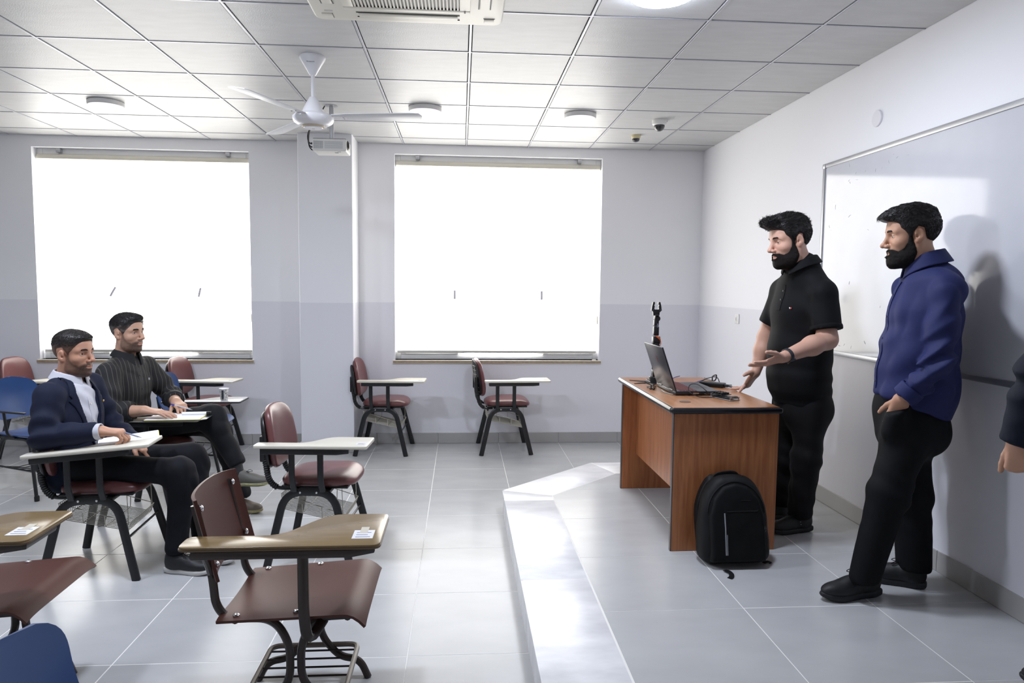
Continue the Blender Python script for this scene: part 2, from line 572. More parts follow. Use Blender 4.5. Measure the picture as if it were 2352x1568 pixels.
for k, (x0, x1, z0, z1) in enumerate(WIN):
    w = bpy.data.objects.new('window_%d' % (k + 1), None)
    COL.objects.link(w)
    w.location = ((x0 + x1) / 2, YW - .1, z0)
    tag(w, wl[k], None, None, 'structure')
    cx = (x0 + x1) / 2
    hw, H = (x1 - x0) / 2, z1 - z0
    f = MB()
    f.rbox(-hw, -hw + .05, -.03, .03, 0, H, .004).rbox(hw - .05, hw, -.03, .03, 0, H, .004)
    f.rbox(-hw + .05, hw - .05, -.03, .03, 0, .05, .004).rbox(-hw + .05, hw - .05, -.03, .03, H - .05, H, .004)
    f.build('window_frame', M_ALU, w)
    mx = [-hw * .36, hw * .42]
    for q in mx:
        MB().rbox(q - .03, q + .03, -.028, .028, .05, H - .05, .004).build('mullion', M_ALU, w)
    xs_ = [-hw + .05, mx[0] - .03, mx[0] + .03, mx[1] - .03, mx[1] + .03, hw - .05]
    zt = 2.09 - z0
    for q in range(3):
        a, c = xs_[2 * q], xs_[2 * q + 1]
        MB().rbox(a, c, -.026, .026, zt - .025, zt + .025, .004).build('transom', M_ALU, w)
        if q != 1:
            s = MB()
            s.rbox(a, a + .045, -.045, .0, .05, zt - .03, .004).rbox(c - .045, c, -.045, .0, .05, zt - .03, .004)
            s.rbox(a + .045, c - .045, -.045, .0, .05, .095, .004).rbox(a + .045, c - .045, -.045, .0, zt - .075, zt - .03, .004)
            s.build('sash', M_ALU, w)
        MB().box(a, c, .004, .008, .05, zt - .025).build('pane', M_GLASS, w)
        MB().box(a, c, .004, .008, zt + .025, H - .05).build('pane', M_GLASS, w)
    for (hx, tilt) in handle_x[k]:
        hm = MB()
        hm.tube(fillet([(hx - cx, -.045, 1.475 - z0), (hx - cx, -.068, 1.475 - z0)], .005), .008, 8)
        hm.tube([(hx - cx - tilt * .5, -.0705, 1.43 - z0), (hx - cx, -.071, 1.475 - z0), (hx - cx + tilt * .5, -.0705, 1.515 - z0)], .0115, 8)
        hm.build('handle', mat('handle_grey', '#b9b9c2', rough=.5), w)
    s = MB().rbox(-hw - .02, hw + .02, -.142, .03, -.03, .0, .003)
    so = s.build('window_sill', M_SILL, w)
    MB().rbox(-hw - .018, hw + .018, -.1445, -.1415, -.027, -.004, .001, 1).build('sill_edge', M_SILLE, so)
    MB().rbox(-hw - .024, hw + .024, -.125, -.11, -.042, -.03, .002, 1).build('sill_trim', M_WHITE, so)
    # the blind
    t = thing('roller_blind', bl[k], 'blind', (cx, 6.868, z0), 0, 'roller blinds on the windows')
    hw2 = hw - .018
    MB().box(-hw2, hw2, -.001, .001, .09, H - .10).build('blind_fabric', M_BLIND, t)
    MB().lathe([(.036, -hw2 - .008), (.036, hw2 + .008)], 20, (0, .034, H - .085), (1, 0, 0)).build('blind_roll', M_ROLL, t)
    MB().rbox(-hw2, hw2, -.006, .006, .066, .09, .004).build('bottom_bar', mat('blind_bar', '#b9b8b4', rough=.5), t)
    for q in (-hw2 * .8, hw2 * .8):
        MB().rbox(q - .02, q + .02, -.01, .06, H - .042, H - .0, .006).build('bracket', M_SILVER, t)
    MB().tube([(hw2 + .006, -.008, H - .1), (hw2 + .006, -.010, .35)], .0018, 6).tube([(hw2 + .010, .004, H - .1), (hw2 + .010, -.004, .35)], .0018, 6).build('bead_chain', M_WHITE, t)
    MB().rbox(hw2 - .002, hw2 + .014, -.014, 0, .36, .44, .005).build('chain_weight', M_CREAM, t)

# ------------------------------------------------------------------ whiteboard and wall fittings
M_BOARD = mat('whiteboard_enamel', '#cdced4', rough=0.07, spec=0.5, var=0.02, vscale=6, bump=0.02, bscale=3)
t = thing('whiteboard', 'large glossy whiteboard with an aluminium frame behind the standing men', 'whiteboard', (XR, 3.30, 1.15))
MB().box(-.022, -.002, -1.12, 1.12, .02, 1.205).build('writing_surface', M_BOARD, t)
fm = MB()
fm.rbox(-.03, -.001, -1.145, 1.145, -.004, .026, .004).rbox(-.03, -.001, -1.145, 1.145, 1.197, 1.226, .004)
fm.rbox(-.03, -.001, 1.118, 1.146, .02, 1.2, .004).rbox(-.03, -.001, -1.146, -1.118, .02, 1.2, .004)
fm.build('board_frame', M_SILVER, t)
for y in (1.13, -1.13):
    for z in (.01, 1.21):
        MB().rbox(-.034, -.002, y - .018, y + .018, z - .016, z + .016, .006).build('corner_cap', M_SILVER, t)
sm = MB()
rs = random.Random(3)
for k in range(34):
    y, z = rs.uniform(.25, 1.08), (.9 * rs.random() ** 1.6 + .06 if k % 3 else rs.uniform(1.05, 1.18))
    a, l = rs.uniform(0, PI), rs.uniform(.006, .028)
    dy, dz = l * math.cos(a), l * math.sin(a)
    sm.tube([(-.0222, y - dy / 2, z - dz / 2), (-.0223, y + .1 * dz, z - .1 * dy), (-.0222, y + dy / 2, z + dz / 2)], rs.uniform(.0006, .0014), 5)
tag(sm.build('pen_marks', mat('faint_marker', '#c0c1c7', rough=.6), t), kind='stuff')

t = MB().lathe([(.0475, 0), (.0475, .006), (.044, .009), (.0, .0095)], 32, (XR, 3.911, 2.546), (-1, 0, 0)).build('cover_plate', mat('wall_cap_white', '#e9e8ec', rough=.5))
tag(t, 'round white cover plate high on the wall above the whiteboard', 'cover plate')
t = thing('light_switch', 'small white light switch on the wall beside the man in black', 'switch', (XR, 5.832, 1.30))
MB().rbox(-.010, 0, -.042, .042, -.042, .042, .004).build('switch_plate', M_WHITE, t)
MB().rbox(-.014, -.009, -.016, .016, -.024, .024, .002).build('rocker', M_WHITE, t)
MB().rbox(-.0147, -.0138, -.004, .004, -.016, .012, .0003, 1).build('indicator', mat('switch_mark', '#6b6a68', rough=.6), t)
t = thing('wall_socket', 'small cream socket low on the window wall left of the desk', 'socket', (1.33, YB, .82))
MB().rbox(-.02, .02, -.010, 0, -.02, .02, .004).build('socket_plate', M_CREAM, t)
MB().rbox(-.008, .008, -.0125, -.009, -.008, .008, .001, 1).build('socket_hole', M_DARK, t)

# ------------------------------------------------------------------ ceiling lamps
M_LAMPOFF = mat('lamp_diffuser_off', '#e2e0e2', rough=0.4)
M_LAMPON = mat('lamp_diffuser_on', '#ffffff', rough=0.5, emit=LAMP_COL, emit_s=LAMP_EMIT)
def ceiling_lamp(x, y, on, label, r=.125):
    t = thing('ceiling_light', label, 'light', (x, y, ZC), 0, 'round surface ceiling lights')
    MB().lathe([(r * .96, 0), (r, -.004), (r, -.024), (r * .99, -.028)], 40).build('lamp_rim', M_WHITE, t)
    MB().lathe([(r * .985, -.0285), (r * .96, -.034), (r * .8, -.037), (.0, -.038)], 40).build('diffuser', M_LAMPON if on else M_LAMPOFF, t)
    return t
ceiling_lamp(-2.66, 5.52, False, 'unlit round ceiling light at the left, above the left window')
ceiling_lamp(-.278, 5.42, False, 'unlit round ceiling light behind the fan blade tip')
ceiling_lamp(.925, 5.49, False, 'unlit round ceiling light nearest the dome cameras')
ceiling_lamp(.90, 3.18, True, 'glowing round ceiling light at the top edge of the picture', .15)
for q in ((-1.45, 3.18, 'a little left of'), (-2.9, 3.18, 'well left of')):
    ceiling_lamp(q[0], q[1], True, 'glowing round ceiling light %s the viewer, out of the picture' % q[2], .15)

# ------------------------------------------------------------------ dome cameras
M_SMOKE = mat('smoked_dome', '#2c2a2c', rough=0.08, coat=.6)
t = thing('dome_camera', 'white dome camera on the ceiling near the corner', 'security camera', (1.59, 5.60, ZC))
MB().lathe([(.058, 0), (.06, -.004), (.056, -.036), (.05, -.042), (.044, -.044)], 32).build('camera_base', M_WHITE, t)
MB().lathe([(.043, -.042), (.043, -.052), (.038, -.070), (.026, -.083), (.012, -.089), (0, -.090)], 28).build('camera_dome', M_SMOKE, t)
MB().rbox(.045, .062, -.012, .012, -.016, -.004, .003).build('camera_latch', M_DARK, t)
t = thing('dome_camera', 'small cream dome camera on the ceiling close to the window wall', 'security camera', (1.545, 6.18, ZC))
MB().lathe([(.042, 0), (.043, -.004), (.038, -.026), (.034, -.030)], 28).build('camera_base', mat('aged_cream', '#cfc49a', rough=.5), t)
MB().lathe([(.033, -.028), (.033, -.038), (.028, -.050), (.014, -.058), (0, -.060)], 24).build('camera_dome', M_SMOKE, t)

# ------------------------------------------------------------------ ceiling cassette air conditioner
t = thing('air_conditioner', 'cream ceiling cassette air conditioner with a slatted grille', 'air conditioner', (-.262, 3.165, ZC))
h = .462
def rsq(h, r, n=6):
    out = []
    for cx, cy, a0 in ((h - r, h - r, 0), (-h + r, h - r, PI / 2), (-h + r, -h + r, PI), (h - r, -h + r, 1.5 * PI)):
        for k in range(n + 1):
            a = a0 + PI / 2 * k / n
            out.append((cx + r * math.cos(a), cy + r * math.sin(a)))
    return out
MB().prism(rsq(h, .05), -.034, .0, .012, seg=3).build('panel', M_CREAM, t)
g = MB()
g.rbox(-.30, .30, -.30, -.277, -.042, -.030, .003).rbox(-.30, .30, .262, .30, -.042, -.030, .003)
g.rbox(-.30, -.25, -.277, .262, -.042, -.030, .003).rbox(.25, .30, -.277, .262, -.042, -.030, .003)
grille = g.build('grille_frame', M_CREAM, t)
MB().box(-.25, .25, -.277, .262, -.0355, -.034).build('filter', M_DARK, grille)
sl = MB().rbox(-.0045, .0045, -.277, .262, -.041, -.0352, .001, 1).mesh('grille_slat', M_CREAM)
for k in range(30):
    link('grille_slat', sl, grille, (-.2417 + k * .01667, 0, 0))
for q in range(4):
    a = q * PI / 2
    MB().rbox(-.24, .24, .345, .392, -.040, -.033, .003).xf(Matrix.Rotation(a, 4, 'Z')).build('louvre', M_CREAM, t)
    fr = MB()
    fr.rbox(-.25, .25, .393, .399, -.037, -.032, .001, 1).rbox(-.25, .25, .338, .344, -.037, -.032, .001, 1)
    fr.xf(Matrix.Rotation(a, 4, 'Z')).build('outlet_slot', M_DARK, t)
    MB().rbox(.37, .42, .37, .42, -.038, -.033, .004).xf(Matrix.Rotation(a, 4, 'Z')).build('corner_cover', M_CREAM, t)
    MB().rbox(.366, .424, .3655, .3685, -.0355, -.033, .0005, 1).xf(Matrix.Rotation(a, 4, 'Z')).build('corner_seam', M_DARK, t)
MB().box(-.40, -.36, .33, .345, -.0345, -.0338).build('maker_label', mat('grey_label', '#b9b7b4', rough=.5), t)
for q in (-.008, .008):
    MB().lathe([(.004, 0), (.004, .002), (0, .002)], 10, (.275, .275 + q, -.042), (0, 0, -1)).build('indicator', M_DARK, grille)

# ------------------------------------------------------------------ ceiling fan
t = thing('ceiling_fan', 'white three-bladed ceiling fan hanging from the ceiling tiles', 'fan', (-.886, 4.31, ZC))
M_FAN = mat('white_enamel', '#e9e8ea', rough=0.25)
M_FANB = mat('fan_blade_white', '#dfe0e2', rough=0.35)
can = MB().lathe([(.074, -.0), (.076, -.008), (.073, -.016), (.020, -.105), (.014, -.110)], 32).build('canopy', M_FAN, t)
text_mesh('lettering', 'Panasonic', .012, M_INK, can, basis((0, -.0605, -.046), (1, 0, 0), (0, .58, .815), (0, -.815, .58)))
MB().lathe([(.0115, -.10), (.0115, -.245)], 14).build('down_rod', M_FAN, t)
MB().lathe([(.020, -.236), (.024, -.240), (.070, -.330), (.074, -.338), (.0, -.338)], 32).build('lower_cover', M_FAN, t)
mot = MB().lathe([(.085, -.334), (.108, -.340), (.120, -.352), (.121, -.368), (.112, -.384), (.09, -.398), (.068, -.404)], 40).build('motor_housing', M_FAN, t)
MB().lathe([(.068, -.403), (.066, -.411), (.058, -.414)], 36).build('trim_ring', mat('trim_beige', '#c3b49c', rough=.4), mot)
MB().lathe([(.057, -.412), (.054, -.418), (.0, -.420)], 32).build('bottom_cap', M_FAN, mot)
text_mesh('lettering', 'ooo', .010, M_INK, mot, basis((0, 0, -.4203), (1, 0, 0), (0, -1, 0), (0, 0, -1)))
blade_dirs = BLADES = [math.radians(a) for a in (-5.0, 126.0, 246.0)]
for a in blade_dirs:
    R = Matrix.Rotation(a, 4, 'Z')
    P = Matrix.Rotation(math.radians(-9), 4, 'X')
    bl_ = MB().prism([(.115, -.036), (.20, -.052), (.60, -.066), (.64, -.060), (.655, -.02), (.640, .045), (.60, .056), (.20, .044), (.115, .032)], -.002, .002, .001, M=P)
    bl_.xf(Matrix.Translation((0, 0, -.350)))
    bo = bl_.xf(R).build('blade', M_FANB, t)
    MB().rbox(.085, .20, -.024, .024, -.005, .0, .002, M=P).xf(R @ Matrix.Translation((0, 0, -.347))).build('blade_bracket', M_FAN, bo)
    s = MB()
    for q in (-.014, .014):
        s.lathe([(.005, 0), (.004, -.003), (0, -.004)], 8, (.185, q, -.357))
    s.xf(R).build('screw', M_SILVER, bo)

# ------------------------------------------------------------------ projector under the ceiling
t = thing('projector', 'small white projector hung from the ceiling in front of the column', 'projector', (-.985, 5.45, 2.60))
MB().rbox(-.125, .125, -.105, .105, -.045, .045, .010, 3).build('projector_body', mat('projector_white', '#dcdbd6', rough=.4), t)
MB().rbox(-.122, .122, -.100, .100, .036, .048, .006).build('top_cover', M_DARK, t)
MB().lathe([(.034, 0), (.034, .008), (.028, .012), (.026, .004), (0, .004)], 28, (.122, -.045, .006), (1, 0, 0)).build('lens', M_BLACK, t)
gv = MB()
for r_ in range(7):
    for c_ in range(12):
        gv.box(-.115 + c_ * .006, -.1115 + c_ * .006, -.1062, -.1045, -.028 + r_ * .008, -.0235 + r_ * .008)
gv.build('vent', mat('vent_grey', '#6f7378', rough=.6), t)
gv = MB()
for r_ in range(8):
    gv.box(-.035, .100, -.1062, -.1045, -.028 + r_ * .007, -.0255 + r_ * .007)
gv.build('side_slots', mat('slot_grey', '#a5a7aa', rough=.6), t)
MB().box(.03, .055, -.04, -.015, -.0462, -.0445).build('rating_label', mat('grey_label2', '#8c8d90', rough=.5), t)
MB().box(.055, .08, -.075, -.06, -.0462, -.0445).build('rating_label', MATS['grey_label2'], t)
MB().lathe([(.018, .0), (.018, .26), (.05, .262), (.05, .309)], 16, (0, .0, .045)).build('ceiling_mount', M_SILVER, t)
for k, (dy, dz) in enumerate(((-.03, .02), (.0, .0), (.03, -.015))):
    MB().tube(spline([(-.120, dy, dz), (-.155, dy, dz), (-.175, dy * .6, dz + .04), (-.165, dy * .3, .12), (-.10, 0, .22), (-.05, 0, .305)], 6), .0045, 7).build('cable', M_BLACK, t)
    MB().rbox(-.150, -.124, dy - .009, dy + .009, dz - .006, dz + .006, .002).build('plug', M_BLACK, t)
# ------------------------------------------------------------------ tablet-arm chairs
M_MAROON = mat('maroon_vinyl', '#6a4040', rough=0.3, spec=0.5, var=0.05, vscale=5, bump=0.06, bscale=220)
M_BLKMET = mat('black_painted_steel', '#17181b', rough=0.35, spec=0.5)
M_BEIGE = mat('beige_laminate', '#d2cdbf', rough=0.32, spec=0.5)
M_WIRE = mat('cream_wire', '#b9b5a8', rough=0.4, metal=.2)
M_BLUE = mat('blue_moulded_plastic', '#284a80', rough=0.3, spec=0.5, var=.04)
M_RUBBER = mat('black_rubber', '#101012', rough=0.6)

def cushion(w, d, h, n=2.6, nu=36, nv=18, fn=None, taper=0.0):
    """soft pad: superellipse outline w (y) by d (x), domed thickness h (z 0..h)."""
    V, F = [], []
    rows = []
    for j in range(nv + 1):
        ph = PI * j / nv - PI / 2                       # bottom to top
        cz, sz = abs(math.cos(ph)) ** 0.45, math.sin(ph)
        z = h / 2 * (math.copysign(abs(sz) ** 0.8, sz))
        for i in range(nu):
            a = 2 * PI * i / nu
            ca, sa = math.cos(a), math.sin(a)
            r = (abs(ca) ** n + abs(sa) ** n) ** (-1 / n)
            x, y = r * ca * d / 2 * cz, r * sa * w / 2 * cz
            y *= 1 - taper * (x / (d / 2))
            p = (x, y, z)
            V.append(fn(*p) if fn else p)
    for j in range(nv):
        for i in range(nu):
            F.append((j * nu + i, j * nu + (i + 1) % nu, (j + 1) * nu + (i + 1) % nu, (j + 1) * nu + i))
    return MB().add(V, F)

def tablet_outline(x0, x1, yn, wn, ww, xs0, xs1, r=.02):
    """writing board: near edge straight at yn, narrow wn at the back, wide ww at the front."""
    pts = [(x0, yn), (x1, yn), (x1, yn + ww), (xs1, yn + ww), (xs0, yn + wn), (x0, yn + wn)]
    P = [np.array(p) for p in pts]
    out = []
    rad = [r, r, r, .06, .06, r]
    for i in range(6):
        a, b, c = P[i - 1], P[i], P[(i + 1) % 6]
        d1, d2 = norm(a - b), norm(c - b)
        q = min(rad[i], .45 * np.linalg.norm(a - b), .45 * np.linalg.norm(c - b))
        s, e = b + d1 * q, b + d2 * q
        for k in range(5):
            t = k / 4
            out.append(tuple((1 - t) ** 2 * s + 2 * t * (1 - t) * b + t * t * e))
    return out

def bellows(path, r, n=9):
    pts = path
    rr = []
    L = len(pts)
    return MB().tube(pts, [r * (1.0 if k % 2 else .78) for k in range(L)], n)

def resample(path, m):
    P = [np.asarray(p, float) for p in path]
    d = [0]
    for a, b in zip(P, P[1:]):
        d.append(d[-1] + np.linalg.norm(b - a))
    out = []
    for k in range(m):
        s = d[-1] * k / (m - 1)
        i = min(max(np.searchsorted(d, s, side='right') - 1, 0), len(P) - 2)
        t = (s - d[i]) / (d[i + 1] - d[i] + 1e-12)
        out.append(P[i] * (1 - t) + P[i + 1] * t)
    return out

def side_frame(s):
    y0, y1 = s * .255, s * .215
    return fillet([(-.232, y0, 0), (-.135, y1, .425), (.13, y1, .425), (.232, y0, 0)], .10, 8)

def make_pad_chair(name, label, shell=True, tilt=0.0, sticker=True, basket=True, tdx=0.0):
    t = thing(name, label, 'chair', group='maroon padded tablet chairs')
    for s in (-1, 1):
        P = side_frame(s)
        fr = MB().tube(P, .011, 10, ry=.0215, up=(0, 1, 0))
        fr.build('leg_frame', M_BLKMET, t)
        for q in (-.05, .04):
            MB().lathe([(.006, 0), (.006, .003), (0, .004)], 10, (q, s * .226, .425), (0, s, 0)).build('bolt', M_CHROME, t)
    c = MB()
    c.rbox(-.11, -.07, -.21, .21, .414, .434, .003).rbox(.07, .11, -.21, .21, .414, .434, .003)
    c.build('cross_rail', M_BLKMET, t)
    MB().tube([(.180, -.235, .215), (.180, .235, .215)], .006, 8).build('stretcher', M_BLKMET, t)
    def bend(x, y, z):
        u = (x - .02) / .21
        return (x + .022, y, z + .474 - .020 * max(0, u - .45) ** 2 * 4 - .010 * max(0, -u) ** 2)
    cushion(.405, .43, .076, 3.6, fn=bend, taper=-.06).build('seat', M_MAROON, t)
    MB().prism([(-.17, -.17), (.20, -.18), (.20, .18), (-.17, .17)], .434, .448, .003).build('seat_board', M_BLACK, t)
    # back: pad in a frame leaning backwards
    a = math.radians(9)
    Mb = basis((-.262, 0, .70), (math.sin(a) * 0 + 0, 1, 0), (-math.sin(a), 0, math.cos(a)), (math.cos(a), 0, math.sin(a)))
    def bk(x, y, z):
        # x: height, y: width, z: thickness ; curve round the sitter
        zz = z + 1.0 * y * y
        return tuple(Mb @ Vector((y * (1 + .12 * (-x) / .17), x, zz)))
    cushion(.395, .355, .058, 3.5, fn=lambda x, y, z: bk(x, y, z + .012)).build('backrest', M_MAROON, t)
    if shell:
        cushion(.390, .315, .040, 3.4, fn=lambda x, y, z: bk(x - .016, y, z - .022)).build('back_shell', M_BLACK, t)
    else:
        cushion(.385, .345, .020, 3.4, fn=lambda x, y, z: bk(x, y, z - .016)).build('back_board', M_BLACK, t)
        g = MB()
        for k in range(7):
            x = -.12 + k * .04
            g.tube([bk(x, y, -.0275) for y in np.linspace(-.15, .15, 7)], .0022, 6)
        for k in range(4):
            y = -.12 + .08 * k
            g.tube([bk(x, y, -.0295) for x in np.linspace(-.13, .13, 7)], .0022, 6)
        g.build('back_wires', M_WIRE, t)
    for s in (-1, 1):
        P = spline([(-.12, s * .145, .425), (-.20, s * .145, .430), (-.245, s * .145, .475), (-.262, s * .145, .56), (-.272, s * .145, .62)], 8)
        bo = MB().tube(P, .011, 8).build('back_support', M_BLKMET, t)
        bellows(resample(P[8:], 34), .0185).build('bellows', M_RUBBER, bo)
        MB().rbox(-.292, -.262, s * .145 - .02, s * .145 + .02, .575, .72, .008, M=None).build('back_bracket', M_BLACK, t)
    # tablet on two posts, right-hand side
    T = Matrix.Translation((-.10, 0, .672)) @ Matrix.Rotation(math.radians(-tilt), 4, 'Y') @ Matrix.Translation((.10 + tdx, 0, -.672))
    tb = MB().prism(tablet_outline(-.205, .405, -.300, .085, .235, .06, .16), .682, .700, .004, M=T).build('tablet', M_BEIGE, t)
    MB().prism([(-.165, -.292), (.24, -.292), (.30, -.262), (.30, -.243), (.24, -.232), (-.165, -.232)], .650, .6815, .004, M=T).build('tablet_support', M_BLKMET, t)
    for x in (-.085, .07):
        MB().tube(fillet([(x, -.255, .66), (x, -.255, .50), (x + .004, -.226, .43)], .06), .006, 8, ry=.017, up=(0, 1, 0)).build('tablet_post', M_BLKMET, t)
    if sticker:
        st = MB().box(.335, .393, -.255, -.215, .7000, .7005).xf(T).build('sticker', M_TAPE, tb)
        q = MB()
        for k in range(3):
            q.box(.345, .385 - .008 * (k % 2), -.247 + k * .010, -.244 + k * .010, .7005, .7008)
        q.xf(T).build('sticker_print', M_INK, tb)
    if basket:
        w = MB()
        def bp(u, v, lift=0.0):
            return (-.165 + .33 * u, -.165 + .33 * v, .315 - .075 * u + lift)
        for k in range(19):
            v = k / 18
            w.tube([(-.172, -.165 + .33 * v, .40), bp(0, v), bp(1, v), (.180, -.165 + .33 * v, .285)], .0023, 5)
        for u in (.0, .33, .66, 1.0):
            w.tube([(bp(u, 0)[0], -.172, .36 - .05 * u), bp(u, 0), bp(u, 1), (bp(u, 1)[0], .172, .36 - .05 * u)], .0025, 5)
        w.tube([(-.172, -.17, .40), (.18, -.17, .285), (.18, .17, .285), (-.172, .17, .40)], .0022, 6, closed=True)
        for s in (-1, 1):
            w.tube([(.17, s * .168, .27), (.165, s * .168, .43)], .0022, 6)
        tag(w.build('wire_basket', M_WIRE, t), kind='stuff')
    return t

DG = math.radians
pad = make_pad_chair('tablet_chair', 'maroon padded tablet chair with a black shell standing against the column')
GRP = 'maroon padded tablet chairs'
pad.location = (-.715, 6.545, 0)
pad.rotation_euler = (0, 0, DG(-3))
bare = make_pad_chair('tablet_chair', 'maroon tablet chair with torn bare-wired back under the right window', shell=False, tilt=0)
bare.location = (.415, 6.545, 0)
bare.rotation_euler = (0, 0, DG(2))
copy_tree(pad, (-2.37, 6.555, 0), DG(-7), 'maroon tablet chair under the left window, behind the paper cup', GRP)
copy_tree(pad, (-3.80, 6.53, 0), DG(-4), 'maroon tablet chair mostly hidden behind the head of the man in the suit', GRP)
mid = make_pad_chair('tablet_chair', 'empty maroon tablet chair in the middle, just behind the brown wooden-armed chair', tdx=-.075)
mid.location = (-.808, 4.005, 0)
mid.rotation_euler = (0, 0, DG(-4))
suit_chair = make_pad_chair('tablet_chair', 'maroon tablet chair in which the man in the navy suit sits', tilt=4.5, sticker=False, tdx=-.08)
suit_chair.location = (-1.945, 3.90, 0)
suit_chair.rotation_euler = (0, 0, DG(4))
grey_chair = make_pad_chair('tablet_chair', 'tablet chair in which the man in the striped shirt sits', sticker=False)
grey_chair.location = (-2.07, 4.77, 0)
grey_chair.rotation_euler = (0, 0, DG(0))

# blue moulded chairs on round tube frames -------------------------------------
def make_blue_chair(label, tablet=True):
    t = thing('blue_chair', label, 'chair', group='blue moulded plastic chairs')
    def shell(fn, nu, nv, th):
        V, F = [], []
        for j in range(nv + 1):
            for i in range(nu + 1):
                V.append(fn(i / nu * 2 - 1, j / nv))
        n = len(V)
        W = [np.array(v) for v in V]
        # offset copy for thickness
        N = []
        for j in range(nv + 1):
            for i in range(nu + 1):
                a = W[j * (nu + 1) + min(i + 1, nu)] - W[j * (nu + 1) + max(i - 1, 0)]
                b_ = W[min(j + 1, nv) * (nu + 1) + i] - W[max(j - 1, 0) * (nu + 1) + i]
                N.append(norm(np.cross(a, b_)))
        V2 = [tuple(w + nn * th) for w, nn in zip(W, N)]
        idx = lambda i, j: j * (nu + 1) + i
        for j in range(nv):
            for i in range(nu):
                F.append((idx(i, j), idx(i + 1, j), idx(i + 1, j + 1), idx(i, j + 1)))
                F.append((n + idx(i, j + 1), n + idx(i + 1, j + 1), n + idx(i + 1, j), n + idx(i, j)))
        for i in range(nu):
            F.append((n + idx(i, 0), n + idx(i + 1, 0), idx(i + 1, 0), idx(i, 0)))
            F.append((idx(i, nv), idx(i + 1, nv), n + idx(i + 1, nv), n + idx(i, nv)))
        for j in range(nv):
            F.append((idx(0, j), idx(0, j + 1), n + idx(0, j + 1), n + idx(0, j)))
            F.append((n + idx(nu, j), n + idx(nu, j + 1), idx(nu, j + 1), idx(nu, j)))
        return MB().add(V + V2, F)
    def backf(u, v):
        e = math.sqrt(max(0, 1 - max(0, (v - .55) / .45) ** 2.6)) * .92 + .08
        e *= 1 - .55 * max(0, (.25 - v) / .25) ** 2
        y = u * .215 * e
        x = -.235 - .055 * v + .55 * y * y - .02 * math.sin(PI * v)
        return (x, y, .53 + .31 * v)
    def seatf(u, v):
        e = (1 - max(0, (abs(2 * v - 1) - .6) / .4) ** 2.4 * .35)
        y = u * .205 * e
        return (-.19 + .41 * v, y, .440 + .012 * (1 - 2 * v) ** 2 - .045 * max(0, v - .75) ** 2 * 16 * .5 + .35 * y * y)
    shell(backf, 20, 18, .008).build('backrest', M_BLUE, t)
    shell(seatf, 18, 18, .008).build('seat', M_BLUE, t)
    for s in (-1, 1):
        MB().tube(fillet([(-.245, s * .235, 0), (-.13, s * .185, .425), (.12, s * .185, .425), (.225, s * .235, 0)], .06, 6), .0125, 9).build('leg_frame', M_BLKMET, t)
        P = spline([(-.10, s * .16, .425), (-.19, s * .16, .428), (-.245, s * .16, .475), (-.262, s * .155, .56), (-.278, s * .15, .66)], 8)
        bo = MB().tube(P, .011, 8).build('back_support', M_BLKMET, t)
        bellows(resample(P[7:24], 26), .019).build('bellows', M_RUBBER, bo)
        for x in (-.245, .225):
            MB().lathe([(.016, .0), (.017, .03), (.0135, .04)], 10, (x, s * .235, 0)).build('foot_cap', M_RUBBER, t)
    MB().rbox(-.11, .11, -.185, -.165, .415, .433, .003).rbox(-.11, .11, .165, .185, .415, .433, .003).rbox(-.11, -.09, -.165, .165, .415, .433, .003).rbox(.09, .11, -.165, .165, .415, .433, .003).build('seat_rail', M_BLKMET, t)
    r = MB()
    for s in (-1, 1):
        r.tube([(-.185, s * .205, .22), (.175, s * .205, .20)], .007, 7)
    for k in range(5):
        x = -.12 + .065 * k
        r.tube([(x, -.205, .217 - .02 * k / 4), (x + .02, -.10, .19), (x + .02, .10, .19), (x, .205, .217 - .02 * k / 4)], .004, 6)
    r.build('book_rack', M_BLKMET, t)
    MB().tube(fillet([(-.01, -.185, .43), (-.01, -.245, .46), (-.035, -.245, .624)], .04), .010, 8).build('arm_post', M_BLKMET, t)
    MB().rbox(-.19, .16, -.257, -.233, .622, .634, .003).build('arm_bar', M_BLKMET, t)
    if tablet:
        tb = MB().prism(tablet_outline(-.20, .40, -.290, .085, .235, .06, .16), .634, .638, .001).prism(tablet_outline(-.198, .398, -.288, .085, .231, .06, .16), .638, .646, .002).build('tablet', mat('white_laminate', '#d8d8da', rough=.2), t)
        MB().prism(tablet_outline(-.203, .403, -.293, .085, .241, .06, .16), .632, .6405, .001).build('tablet_edge', M_BLACK, tb)
        for x in (-.10, .06):
            MB().lathe([(.006, 0), (.006, .0012), (0, .0016)], 10, (x, -.245, .646)).build('bolt', M_CHROME, tb)
    return t
hb = make_blue_chair('blue plastic chair at the left edge, its arm bar missing the writing board', tablet=False)
hb.location = (-3.14, 5.36, 0)
hb.rotation_euler = (0, 0, DG(-20))
ib = make_blue_chair('blue plastic chair holding the paper cup, behind the man in the striped shirt')
ib.location = (-2.115, 5.765, 0)
lb = copy_tree(hb, (-.638, 1.405, 0), DG(2), 'blue chair back cut by the bottom left corner of the picture', 'blue moulded plastic chairs')

# brown riveted chairs with wooden tablets --------------------------------------
M_BROWN = mat('brown_leatherette', '#4c2a22', spec=0.3, rough=0.45, var=0.06, vscale=6, bump=0.08, bscale=260)
M_BRTUBE = mat('brown_painted_tube', '#2c211d', rough=0.3)
M_TAUPE = mat('taupe_tube', '#6f655c', rough=0.35)
M_WOOD = mat('oak_laminate', '#7d6846', rough=0.2, spec=0.5, var=0.12, vscale=9, vstretch=(.6, 6, 1), detail=8)
M_WOODE = mat('laminate_edge', '#5e4a33', rough=0.4)

